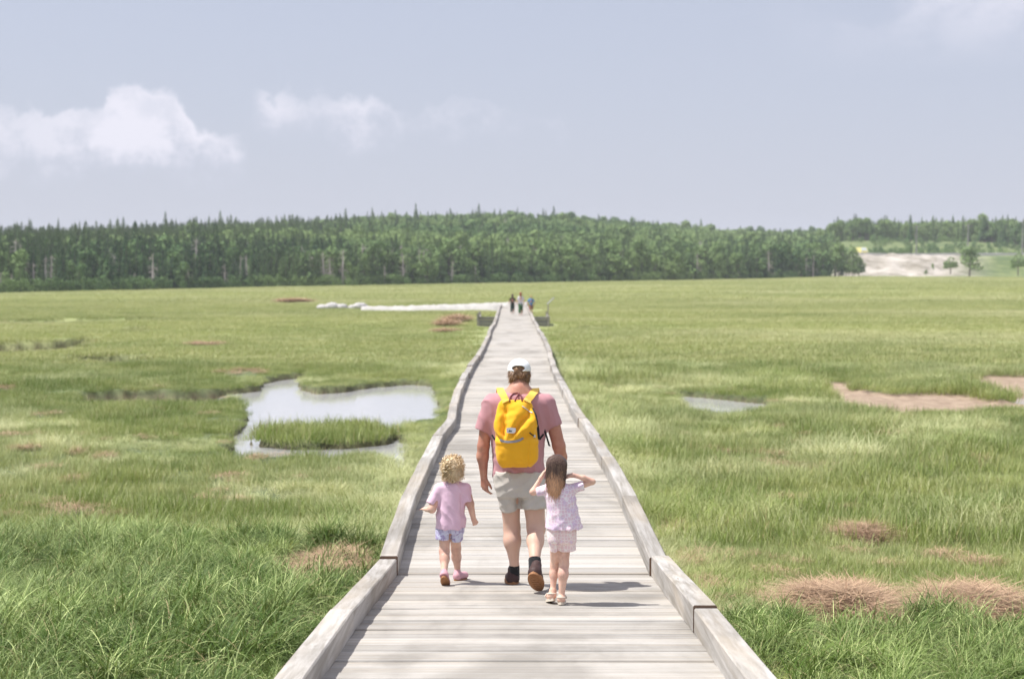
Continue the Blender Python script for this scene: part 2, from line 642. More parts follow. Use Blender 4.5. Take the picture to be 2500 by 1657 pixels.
# ------------------------------------------------------------------ pools, mud and creeks
def poly(pts):
    out = []
    for x, y, k in pts:
        z = {'f': -0.14, 'n': 0.20, 'g': 0.0}[k]
        out.append(D_z(x, y, z)[:2])
    return np.array(out)


POOL = poly([(545, 921, 'f'), (600, 903, 'f'), (606, 884, 'f'), (640, 876, 'f'), (700, 870, 'f'), (712, 878, 'f'), (690, 888, 'f'), (696, 899, 'f'), (735, 907, 'f'), (800, 902, 'f'),
             (860, 892, 'f'), (950, 886, 'f'), (1002, 889, 'f'), (1012, 908, 'f'), (1014, 930, 'f'), (1030, 940, 'f'), (1010, 947, 'n'), (965, 950, 'n'), (938, 964, 'n'), (930, 980, 'n'),
             (934, 1004, 'f'), (943, 1020, 'f'), (944, 1052, 'n'), (905, 1040, 'n'), (860, 1026, 'n'), (780, 1030, 'n'), (700, 1030, 'n'), (620, 1027, 'n'), (565, 1031, 'n'), (520, 1030, 'n'),
             (540, 1003, 'f'), (572, 982, 'f'), (572, 958, 'f'), (548, 938, 'f')])
ISLE = poly([(569, 1015, 'f'), (600, 1027, 'f'), (700, 1033, 'f'), (800, 1031, 'f'), (890, 1023, 'f'), (925, 1010, 'f'), (950, 990, 'f'), (935, 968, 'n'), (880, 964, 'n'), (830, 957, 'n'),
             (780, 972, 'n'), (700, 970, 'n'), (620, 975, 'n'), (580, 988, 'n')])
INLET = poly([(180, 917, 'f'), (300, 911, 'f'), (400, 915, 'f'), (500, 911, 'f'), (604, 899, 'f'), (600, 910, 'f'), (548, 922, 'f'), (500, 926, 'g'), (380, 929, 'g'), (180, 926, 'g')])
INLET2 = poly([(440, 879, 'f'), (560, 876, 'f'), (640, 872, 'f'), (700, 862, 'f'), (705, 872, 'f'), (640, 880, 'f'), (560, 880, 'n'), (440, 881, 'n')])
CREEK = poly([(-120, 801, 'f'), (0, 798, 'f'), (120, 795, 'f'), (205, 787, 'f'), (232, 787, 'g'), (200, 801, 'g'), (120, 812, 'g'), (0, 818, 'g'), (-120, 822, 'g')])
CREEK2 = poly([(160, 831, 'f'), (260, 828, 'f'), (345, 828, 'f'), (356, 832, 'g'), (330, 843, 'g'), (240, 841, 'g'), (160, 835, 'g')])
CREEK3 = poly([(285, 762, 'f'), (345, 760, 'f'), (348, 766, 'g'), (285, 768, 'g')])
CREEK4 = poly([(0, 745, 'f'), (200, 741, 'f'), (380, 739, 'f'), (380, 742, 'g'), (200, 746, 'g'), (0, 750, 'g')])
CREEK5 = poly([(1340, 758, 'f'), (1410, 757, 'f'), (1410, 761, 'g'), (1340, 762, 'g')])
WRIGHT = poly([(1556, 911, 'f'), (1640, 916, 'f'), (1700, 923, 'f'), (1785, 931, 'f'), (1760, 936, 'n'), (1650, 938, 'n'), (1588, 932, 'n')])
MUDR = poly([(1878, 894, 'f'), (1930, 888, 'f'), (1995, 890, 'f'), (2100, 884, 'f'), (2225, 878, 'f'), (2300, 873, 'f'), (2460, 872, 'f'),
             (2460, 940, 'n'), (2330, 932, 'n'), (2150, 936, 'n'), (2050, 936, 'n'), (1960, 922, 'n'), (1900, 902, 'n')])
ISLER = poly([(1975, 903, 'f'), (2015, 916, 'f'), (2100, 921, 'f'), (2140, 915, 'f'), (2250, 920, 'f'), (2328, 921, 'f'), (2318, 906, 'n'), (2262, 896, 'n'), (2225, 868, 'f'), (2150, 860, 'f'),
              (2060, 862, 'f'), (2000, 866, 'f'), (1992, 898, 'f')])
POOLR = poly([(2325, 918, 'f'), (2460, 914, 'f'), (2460, 940, 'f'), (2330, 934, 'f')])


def sdist(px, py, poly):
    """signed distance to a polygon, positive inside"""
    lo, hi = poly.min(0) - 1.0, poly.max(0) + 1.0
    out = np.full(px.shape, -1.0)
    m = (px > lo[0]) & (px < hi[0]) & (py > lo[1]) & (py < hi[1])
    if not m.any():
        return out
    x, y = px[m], py[m]
    d = np.full(x.shape, 9e9)
    ins = np.zeros(x.shape, bool)
    n = len(poly)
    for i in range(n):
        ax, ay = poly[i]
        bx, by = poly[(i + 1) % n]
        ex, ey = bx - ax, by - ay
        t = np.clip(((x - ax) * ex + (y - ay) * ey) / (ex * ex + ey * ey + 1e-12), 0, 1)
        d = np.minimum(d, np.hypot(x - ax - t * ex, y - ay - t * ey))
        c = ((ay > y) != (by > y)) & (x < ex * (y - ay) / (ey if abs(ey) > 1e-12 else 1e-12) + ax)
        ins ^= c
    out[m] = np.clip(np.where(ins, d, -d), -1, 9e9)
    return out


def wet(px, py):
    """(cut depth 0..1, flat mud 0..1, rim mud 0..1)"""
    wob = n2(px, py, 1.1, 5, 3) * 0.22 + n2(px, py, 5.0, 6, 2) * 0.05
    s = np.full(px.shape, -1.0)
    sp = np.minimum(sdist(px, py, POOL) + wob, -(sdist(px, py, ISLE) + wob))
    s = np.maximum(s, sp)
    for q in (INLET, WRIGHT, POOLR):
        s = np.maximum(s, sdist(px, py, q) + wob * 0.7)
    for q in (CREEK, CREEK2, CREEK3, CREEK4, CREEK5):
        s = np.maximum(s, sdist(px, py, q) + wob * 0.5)
    fl = np.minimum(sdist(px, py, MUDR) + wob, -(sdist(px, py, ISLER) + wob))
    return s, fl


def edge_px(az):
    return np.interp(az, [-1, -0.36, -0.27, -0.14, 0.0, 0.1, 0.24, 0.36, 1], [185, 200, 215, 250, 275, 290, 335, 345, 345])


def rise(x, y):
    """the marsh surface lifts very gently towards the woods"""
    az = x / np.maximum(y, 30)
    d0 = edge_px(az)
    yb = np.interp(az, [-0.36, -0.27, -0.14, -0.02, 0.1, 0.24, 0.36], [678, 672, 662.5, 656, 650, 640, 641])
    ze = CAM_Z - (yb - 622) / 3286 * d0
    return ze * sstep(0.35, 1.0, y / d0)


def ground_z(x, y, detail=True):
    x = np.asarray(x, float)
    y = np.asarray(y, float)
    s, fl = wet(x, y)
    z = 0.95 * sstep(18.0, 4.5, y) + rise(x, y)
    z = z + n2(x, y, 0.25, 1, 3) * 0.08 + (n2(x, y, 1.3, 2, 3) * 0.05 if detail else 0)
    z = z - (0.45 + 0.25 * sstep(46, 50, y) * 1.8) * sstep(-0.05, 0.12, s) - 0.09 * sstep(-0.05, 0.25, fl)
    return z


def build_ground():
    ys = [-12.0]
    while ys[-1] < 8:
        ys.append(ys[-1] + 0.7 if ys[-1] < 4 else ys[-1] + 0.12)
    while ys[-1] < 70:
        ys.append(ys[-1] * 1.0065)
    while ys[-1] < 150:
        ys.append(ys[-1] * 1.012)
    ys = np.array(ys)
    nx = 560
    t = np.linspace(-1, 1, nx)
    t = np.sign(t) * (0.72 * np.abs(t) + 0.28 * np.abs(t) ** 4)
    hw = 9 + 0.62 * np.maximum(ys, 0)
    X = t[None, :] * hw[:, None]
    Y = np.repeat(ys[:, None], nx, 1)
    Z = ground_z(X, Y)
    s, fl = wet(X, Y)
    flat = sstep(0.0, 0.2, fl)
    mud = np.maximum(sstep(-0.05, 0.06, s), sstep(-0.12, 0.05, fl))
    far = sstep(25, 90, Y)
    V = np.stack([X, Y, Z], -1).reshape(-1, 3)
    ny = len(ys)
    idx = np.arange(ny * nx).reshape(ny, nx)
    F = np.stack([idx[:-1, :-1], idx[:-1, 1:], idx[1:, 1:], idx[1:, :-1]], -1).reshape(-1, 4)
    me = mesh_np('marsh_ground', V, F, True, [M_SOIL], {'mud': mud.ravel(), 'flat': flat.ravel(), 'far': far.ravel()})
    o = link('marsh_ground', me)
    tag(o, 'green salt marsh ground cut by pools and muddy creek banks', kind='structure')
    return ys[-1]


def canopy_px(az):
    """photograph row (2366 wide) of the skyline of the woods by azimuth"""
    x = az * 3286 + 1183
    return np.interp(x, [-800, 0, 300, 500, 700, 900, 1130, 1300, 1450, 1600, 1700, 1830, 1900, 2000, 2150, 2366, 3200],
                     [525, 517, 513, 506, 499, 493, 489, 496, 509, 520, 531, 529, 524, 515, 515, 515, 520])


def hill_z(x, y):
    az = x / np.maximum(y, 30)
    d0 = edge_px(az)
    ze = rise(x, d0)
    t = np.clip((y - d0) / (d0 * 0.85), 0, 1.3)
    # woods on the left and in the middle: the canopy climbs to the skyline
    th = np.interp(az, [-0.36, -0.1, 0.1, 0.24], [9.0, 7.8, 6.8, 7.4])
    top = CAM_Z + (622 - canopy_px(az)) / 3286 * (d0 * 1.85)
    zl = ze + (top - th - ze) * np.clip(t, 0, 1) ** 0.85 - 4 * np.clip(t - 1, 0, 1)
    # right: marsh edge, eroded bank, road shelf, grassy slope, then woods
    bank = sstep(0.02, 0.10, t)
    zr = ze + bank * 5.6 + sstep(0.16, 0.45, t) * 5.5 + sstep(0.45, 1.0, t) * (top - 12.6 - ze - 11.1)
    w = sstep(0.213, 0.235, az)
    z = zl * (1 - w) + zr * w
    return z + n2(x, y, 0.05, 9, 3) * 0.5 * sstep(0.0, 0.1, t), t, w


def build_hills(y0):
    naz, nr = 420, 190
    azs = np.linspace(-0.62, 0.62, naz)
    s = np.linspace(0, 1, nr)
    AZ = np.repeat(azs[None, :], nr, 0)
    e = edge_px(azs)[None, :]
    Y = y0 + (e - y0) * np.clip(s[:, None] / 0.3, 0, 1) + np.clip((s[:, None] - 0.3) / 0.7, 0, 1) ** 1.3 * e * 1.35
    X = AZ * Y
    hw = 9 + 0.62 * y0
    Zm = ground_z(X, Y, False)
    Zh, t, w = hill_z(X, Y)
    Z = np.where(Y <= e + 1e-6, Zm, Zh)
    gravel = w * sstep(0.015, 0.03, t) * (1 - sstep(0.105, 0.125, t)) * sstep(0.345, 0.30, AZ)
    gravel = np.maximum(gravel, w * sstep(0.02, 0.03, t) * sstep(0.20, 0.15, t) * sstep(0.27, 0.245, AZ) * 0.8)
    Z = Z + gravel * n2(X, Y, 0.30, 12, 4) * 1.3
    marsh = (Y <= e + 1.0).astype(float)
    V = np.stack([X, Y, Z], -1).reshape(-1, 3)
    idx = np.arange(nr * naz).reshape(nr, naz)
    F = np.stack([idx[:-1, :-1], idx[:-1, 1:], idx[1:, 1:], idx[1:, :-1]], -1).reshape(-1, 4)
    me = mesh_np('hills', V, F, True, [M_HILL], {'gravel': gravel.ravel(), 'marsh': marsh.ravel()})
    o = link('hills', me)
    tag(o, 'low wooded hills with an eroded gravel bank beyond the marsh', kind='structure')
    # the blue hill far off on the right
    xs = np.linspace(0.24, 0.50, 80)
    D = 1500.0
    prof_px = np.interp(xs * 3286 + 1183, [1970, 2130, 2200, 2260, 2300, 2366, 2500, 2800], [560, 522, 506, 500, 501, 512, 522, 560])
    zt = CAM_Z + (622 - prof_px) / 3286 * D + fbm(np.stack([xs * 300, xs, xs], -1), 1.0, 3) * 4
    V, F = [], []
    for k, (dy, f_) in enumerate(((0, 0.0), (60, 0.55), (150, 0.9), (210, 1.0), (300, 0.9), (500, 0.0))):
        for x_, z_ in zip(xs, zt):
            V.append((x_ * D, D + dy, -3 + (z_ + 3) * f_))
    n = len(xs)
    for k in range(5):
        for i in range(n - 1):
            F.append((k * n + i, k * n + i + 1, (k + 1) * n + i + 1, (k + 1) * n + i))
    mt = simple_mat('distant_forest', (0.05, 0.085, 0.05), 1.0, 0.5, 0.03, 0)
    o = link('distant_hill', mesh_np('distant_hill', V, np.array(F), True, [mt]))
    tag(o, 'blue hill far away on the right skyline', kind='structure')
    # plain low sheet to the horizon under everything
    me = mesh_np('terrain', [(-1600, -150, -1.2), (1600, -150, -1.2), (1600, 2300, -1.2), (-1600, 2300, -1.2)], [(0, 1, 2, 3)], False, [M_HILL], {'gravel': [0] * 4, 'marsh': [1] * 4})
    tag(link('terrain', me), 'flat land reaching to the horizon', kind='structure')
    wv, wf = [], []
    for q in (POOL, WRIGHT, POOLR):
        a_, b_ = q.min(0) - 0.35, q.max(0) + 0.5
        wf.append(tuple(len(wv) + k for k in range(4)))
        zz = -0.185 - 0.002 * len(wf)
        wv += [(a_[0], a_[1], zz), (b_[0], a_[1], zz), (b_[0], b_[1], zz), (a_[0], b_[1], zz)]
    me = mesh_np('water', wv, wf, False, [M_WATER])
    tag(link('water', me), 'still pale water in the marsh pools', kind='structure')


GY = build_ground()
build_hills(GY)


# ------------------------------------------------------------------ boardwalk
def build_boardwalk():
    root = empty('boardwalk', (0, 0, 0), kind='structure', label='weathered grey plank boardwalk with timber kerbs running across the marsh')
    # eight plank shapes, 1 m wide by 1 m deep, scaled when placed
    variants = []
    pr = np.random.default_rng(11)
    for k in range(8):
        V, F = [], []
        seg = 6
        for i in range(seg + 1):
            x = -0.5 + i / seg
            j = pr.normal(0, 0.012, 2)
            zz = pr.normal(0, 0.0012)
            ring = [(-0.5 + j[0], -0.045), (-0.5 + j[0], -0.007), (-0.465 + j[0], 0.0), (0.465 + j[1], 0.0), (0.5 + j[1], -0.007), (0.5 + j[1], -0.045)]
            for y, z in ring:
                V.append((x, y, z + zz))
        for i in range(seg):
            for q in range(6):
                q2 = (q + 1) % 6
                F.append((i * 6 + q2, i * 6 + q, i * 6 + 6 + q, i * 6 + 6 + q2))
        F.append((0, 1, 2, 3, 4, 5))
        F.append(tuple(seg * 6 + q for q in (5, 4, 3, 2, 1, 0)))
        variants.append(mesh_np('plank', V, F, False, [M_PLANK]))
    y = 2.2
    cnt = 0
    rest = MB()
    while y < WALK_END - 0.2:
        w = pr.choice([0.14, 0.14, 0.165, 0.19]) * pr.uniform(0.96, 1.04)
        gap = pr.choice([0.002, 0.004, 0.005, 0.010])
        yc = y + w / 2
        L, R, z = walk(yc)
        L1, R1, z1 = walk(yc + 0.2)
        L0, R0, z0 = walk(yc - 0.2)
        slope = math.atan2(z1 - z0, 0.4)
        dz = pr.normal(0, 0.0025)
        if cnt < 296:
            o = link('plank', variants[int(pr.integers(8))], root, ((L + R) / 2, yc, float(z) + dz), (slope + pr.normal(0, 0.006), pr.normal(0, 0.0012), pr.normal(0, 0.002)), (R - L - 0.02, w - gap, 1))
        else:
            rest.box((L + 0.01, y, z - 0.045 + dz), (R - 0.01, y + w - gap, z + dz), 0.005)
        cnt += 1
        y += w
    # turn of the walk to the left at its far end
    o = rest.build('far_planks', M_PLANK, root)
    o['kind'] = 'stuff'
    # kerb timbers
    kr = np.random.default_rng(5)
    for side, K in (('l', kL), ('r', kR)):
        for i in range(len(JY) - 1):
            ya, yb = JY[i], JY[i + 1]
            if yb < 1.5:
                continue
            sgn = 1 if side == 'l' else -1
            xa, xb = K[i], K[i + 1]
            za, zb = kZ[i], kZ[i + 1]
            lift = kr.normal(0, 0.006)
            lat = kr.normal(0, 0.006)
            if side == 'r' and i == 4:
                lift = 0.016
            V, F = [], []
            nseg = 5
            for q in range(nseg + 1):
                f_ = q / nseg
                yy = ya + (yb - ya) * f_
                e_ = 0.006 if (side, i) in (('l', 5), ('r', 4), ('l', 11)) else 0.0015
                if q == 0:
                    yy += e_
                if q == nseg:
                    yy -= 0.0015
                x = xa + (xb - xa) * f_ + lat + kr.normal(0, 0.0025)
                z = za + (zb - za) * f_ + lift + kr.normal(0, 0.002)
                o_, i_ = x, x + sgn * KERB_W
                zb_ = z - KERB_H + 0.003 - lift
                c = 0.008
                V += [(o_, yy, zb_), (o_, yy, z - c), (o_ + sgn * c, yy, z), (i_ - sgn * c, yy, z), (i_, yy, z - c), (i_, yy, zb_)]
            for q in range(nseg):
                for k in range(6):
                    k2 = (k + 1) % 6
                    f4 = (q * 6 + k, q * 6 + k2, q * 6 + 6 + k2, q * 6 + 6 + k)
                    F.append(f4 if sgn < 0 else f4[::-1])
            F.append((5, 4, 3, 2, 1, 0) if sgn < 0 else (0, 1, 2, 3, 4, 5))
            e = nseg * 6
            F.append(tuple(e + q for q in ((0, 1, 2, 3, 4, 5) if sgn < 0 else (5, 4, 3, 2, 1, 0))))
            org = np.array([xa, ya, za])
            me = mesh_np('kerb_beam', np.array(V) - org, F, False, [M_BEAM, M_ENDG])
            for fi in (len(F) - 1, len(F) - 2):
                me.polygons[fi].material_index = 1
            link('kerb_beam', me, root, org)
    # bearers below the deck and the sleepers they rest on
    for i in range(len(JY) - 1):
        ya, yb = JY[i], JY[i + 1]
        if yb < 1.5:
            continue
        m = MB()
        for f_ in (0.08, 0.5, 0.92):
            xa = kL[i] + (kR[i] - kL[i]) * f_
            xb = kL[i + 1] + (kR[i + 1] - kL[i + 1]) * f_
            za, zb = kZ[i] - KERB_H - 0.05, kZ[i + 1] - KERB_H - 0.05
            w = 0.05
            m.add([(xa - w, ya, za - .18), (xa + w, ya, za - .18), (xb + w, yb, zb - .18), (xb - w, yb, zb - .18), (xa - w, ya, za), (xa + w, ya, za), (xb + w, yb, zb), (xb - w, yb, zb)],
                  [(3, 2, 1, 0), (4, 5, 6, 7), (0, 1, 5, 4), (1, 2, 6, 5), (2, 3, 7, 6), (3, 0, 4, 7)])
        m.build('bearers', M_OLDWOOD, root)
        m = MB()
        zb = float(kZ[i] - KERB_H - 0.235)
        m.box((kL[i] - 0.05, ya - 0.09, zb - 0.14), (kR[i] + 0.05, ya + 0.09, zb), 0.006)
        for x in (kL[i] + 0.25, kR[i] - 0.25):
            m.tube([(x, ya, zb - 0.14), (x, ya, -0.6)], 0.085, 8)
        m.build('sleeper', M_OLDWOOD, root)
    return root


build_boardwalk()

# ------------------------------------------------------------------ grass: clumps of real blades, scattered over the marsh
def blades_mesh(name, nb, radius, lmin, lmax, width, droop, lean, mat, seed, seg=4, flat_z=None, wind=(0, 0), sd=0.16):
    r = np.random.default_rng(seed)
    a = r.uniform(0, 2 * np.pi, nb)
    rad = radius * np.sqrt(r.uniform(0, 1, nb))
    bx, by = rad * np.cos(a), rad * np.sin(a)
    L = r.uniform(lmin, lmax, nb)
    az = r.uniform(0, 2 * np.pi, nb)
    dx = np.cos(az) + wind[0]
    dy = np.sin(az) + wind[1]
    th0 = np.abs(r.normal(lean, sd, nb))            # angle from vertical at the foot
    th1 = th0 + droop * r.uniform(0.3, 1.3, nb)        # at the tip
    nrm = np.hypot(dx, dy) + 1e-6
    dx, dy = dx / nrm, dy / nrm
    tw = r.uniform(-0.9, 0.9, nb)
    px, py, pz = bx.copy(), by.copy(), np.full(nb, -0.03 if flat_z is None else 0.0)
    if flat_z is not None:
        pz = r.uniform(0.0, flat_z, nb) * (1 - (rad / radius) ** 2)
    V, F, B, H = [], [], [], []
    wv = width * r.uniform(0.7, 1.3, nb)
    rnd = r.uniform(0, 1, nb)
    sidex, sidey = -dy * np.cos(tw) - dx * np.sin(tw) * 0.5, dx * np.cos(tw) - dy * np.sin(tw) * 0.5
    levels = []
    for s in range(seg + 1):
        f = s / seg
        w = wv * 0.5 * (1 - f ** 1.8) * (0.7 + 0.3 * min(1, f * 5))
        if s < seg:
            levels.append(np.stack([np.stack([px - sidex * w, py - sidey * w, pz], -1), np.stack([px + sidex * w, py + sidey * w, pz], -1)], 1))
        else:
            levels.append(np.stack([px, py, pz], -1)[:, None, :])
        th = th0 + (th1 - th0) * (f + 0.5 / seg)
        st = L / seg
        px = px + np.sin(th) * dx * st
        py = py + np.sin(th) * dy * st
        pz = pz + np.cos(th) * st
    V = np.concatenate(levels, 1)                       # nb, 2*seg+1, 3
    k = 2 * seg + 1
    base = (np.arange(nb) * k)[:, None]
    tris = []
    for s in range(seg - 1):
        q = 2 * s
        tris += [[q, q + 1, q + 3], [q, q + 3, q + 2]]
    q = 2 * (seg - 1)
    tris.append([q, q + 1, q + 2])
    F = (base[:, None, :] + np.array(tris)[None]).reshape(-1, 3)
    along = np.concatenate([np.repeat(s / seg, 2) for s in range(seg)] + [[1.0]])
    me = mesh_np(name, V.reshape(-1, 3), F, False, [mat], {'blade': np.repeat(rnd, k), 'along': np.tile(along, nb)})
    return me


def scatter(name, meshes, P, idx, yaw, scale, tint, tilt=None, kind='stuff', label=None):
    """one object whose points carry instances of the clump meshes"""
    src = bpy.data.collections.new(name + '_sources')
    for i, me in enumerate(meshes):
        o = bpy.data.objects.new('%s_source_%02d' % (name, i), me)
        src.objects.link(o)
    pm = bpy.data.meshes.new(name)
    n = len(P)
    pm.vertices.add(n)
    pm.vertices.foreach_set('co', np.asarray(P, np.float32).ravel())
    a = pm.attributes.new('pick', 'INT', 'POINT')
    a.data.foreach_set('value', np.asarray(idx, np.int32))
    rot = np.zeros((n, 3), np.float32)
    rot[:, 2] = yaw
    if tilt is not None:
        rot[:, :2] = tilt
    a = pm.attributes.new('rot', 'FLOAT_VECTOR', 'POINT')
    a.data.foreach_set('vector', rot.ravel())
    sc = np.asarray(scale, np.float32)
    if sc.ndim == 1:
        sc = np.repeat(sc[:, None], 3, 1)
    a = pm.attributes.new('size', 'FLOAT_VECTOR', 'POINT')
    a.data.foreach_set('vector', sc.ravel())
    a = pm.attributes.new('tint', 'FLOAT', 'POINT')
    a.data.foreach_set('value', np.asarray(tint, np.float32))
    ng = bpy.data.node_groups.new(name, 'GeometryNodeTree')
    ng.interface.new_socket('Geometry', in_out='INPUT', socket_type='NodeSocketGeometry')
    ng.interface.new_socket('Geometry', in_out='OUTPUT', socket_type='NodeSocketGeometry')
    gi, go = ng.nodes.new('NodeGroupInput'), ng.nodes.new('NodeGroupOutput')
    iop = ng.nodes.new('GeometryNodeInstanceOnPoints')
    ci = ng.nodes.new('GeometryNodeCollectionInfo')
    ci.inputs['Collection'].default_value = src
    ci.inputs['Separate Children'].default_value = True
    ci.inputs['Reset Children'].default_value = True
    iop.inputs['Pick Instance'].default_value = True

    def na(nm, dt):
        q = ng.nodes.new('GeometryNodeInputNamedAttribute')
        q.data_type = dt
        q.inputs['Name'].default_value = nm
        return q.outputs['Attribute']
    ng.links.new(gi.outputs[0], iop.inputs['Points'])
    ng.links.new(ci.outputs[0], iop.inputs['Instance'])
    ng.links.new(na('pick', 'INT'), iop.inputs['Instance Index'])
    e2r = ng.nodes.new('FunctionNodeEulerToRotation')
    ng.links.new(na('rot', 'FLOAT_VECTOR'), e2r.inputs[0])
    ng.links.new(e2r.outputs[0], iop.inputs['Rotation'])
    ng.links.new(na('size', 'FLOAT_VECTOR'), iop.inputs['Scale'])
    ng.links.new(iop.outputs[0], go.inputs[0])
    o = link(name, pm)
    md = o.modifiers.new('scatter', 'NODES')
    md.node_group = ng
    tag(o, label, kind=kind)
    return o


# heaps of dead thatch: (photograph pixel x, y in 2366 wide, half width m, half depth m, height)
STRAW = []


def straw_at(x, y, a, b, h):
    p = D_z(x, y, 0.25 if y > 1200 else 0.1)
    for _ in range(3):
        g = float(ground_z(np.array([p[0]]), np.array([p[1]]))[0])
        p = D_z(x, y, g + h * 0.5)
    STRAW.append((p[0], p[1], a, b, h))
    return STRAW[-1]


BIG_STRAW = [straw_at(1945, 1402, 0.50, 0.95, 0.24), straw_at(2235, 1404, 0.56, 0.85, 0.20), straw_at(758, 1310, 0.52, 1.45, 0.15), straw_at(1990, 1236, 0.40, 0.45, 0.13)]
for q in [(185, 1170, .28, .5, .12), (120, 1080, .18, .25, .1), (60, 1035, .22, .3, .1), (45, 1005, .3, .4, .12), (245, 1055, .12, .25, .1), (175, 1108, .15, .2, .1), (185, 1045, .12, .2, .1),
          (2040, 1002, .45, .5, .12), (1805, 1072, .3, .4, .1), (1880, 1080, .4, .3, .1), (2225, 1062, .35, .3, .12), (1650, 1040, .15, .3, .1), (1780, 1048, .2, .3, .1),
          (1860, 1025, .3, .4, .1), (1820, 1152, .2, .2, .1), (1610, 1290, .14, .5, .1), (1760, 1385, .12, .2, .08), (2180, 1283, .2, .2, .1), (2270, 1300, .2, .2, .12),
          (2120, 1075, .3, .3, .08), (1800, 985, .4, .5, .08), (1690, 1045, .18, .2, .08), (20, 895, .5, .6, .1), (100, 958, .3, .3, .08), (560, 858, .8, 1.0, .08), (480, 795, .8, 1.2, .1),
          (620, 1055, .3, .4, .08), (520, 1100, .25, .3, .08), (1310, 1150, .1, .3, .05), (1560, 1215, .12, .6, .08), (1640, 1350, .12, .35, .08), (2330, 1185, .25, .3, .1),
          (680, 697, 1.6, 1.5, .12), (1052, 738, .45, 1.6, .3), (1036, 748, .5, 1.5, .25), (1030, 764, .6, 1.0, .12), (1500, 1010, .2, .4, .06)]:
    straw_at(*q)


def straw_mask(x, y):
    m = np.zeros(x.shape)
    for cx, cy, a, b, h in STRAW:
        near = np.where(y < cy, b + (0.95 if h >= 0.125 and cy < 16 else 0.04 * cy), b)          # open ground on the side one looks from
        d = ((x - cx) / a) ** 2 + ((y - cy) / near) ** 2
        m = np.maximum(m, 1 - d)
    return m


def fan(n, y0, y1, extra=1.0, seed=0):
    """uniform points over the ground the photograph looks across, with a margin each side"""
    r = np.random.default_rng(seed)
    u = r.uniform(0, 1, n)
    y = np.sqrt(y0 * y0 + u * (y1 * y1 - y0 * y0))
    x = r.uniform(-1, 1, n) * (0.46 * y + extra)
    return x, y, r


def keep_clear(x, y, margin=0.05, zone=1.0):
    L, R, z = walk(y)
    on = (x > L - margin) & (x < R + margin) & (y < WALK_END + 0.5)
    s, fl = wet(x, y)
    return (~on) & (s < -0.03 * zone) & (fl < 0.0)


def platform_clear(x, y):
    return ~((y > 80.5) & (y < 87.5) & (x > -2.3) & (x < 3.0))


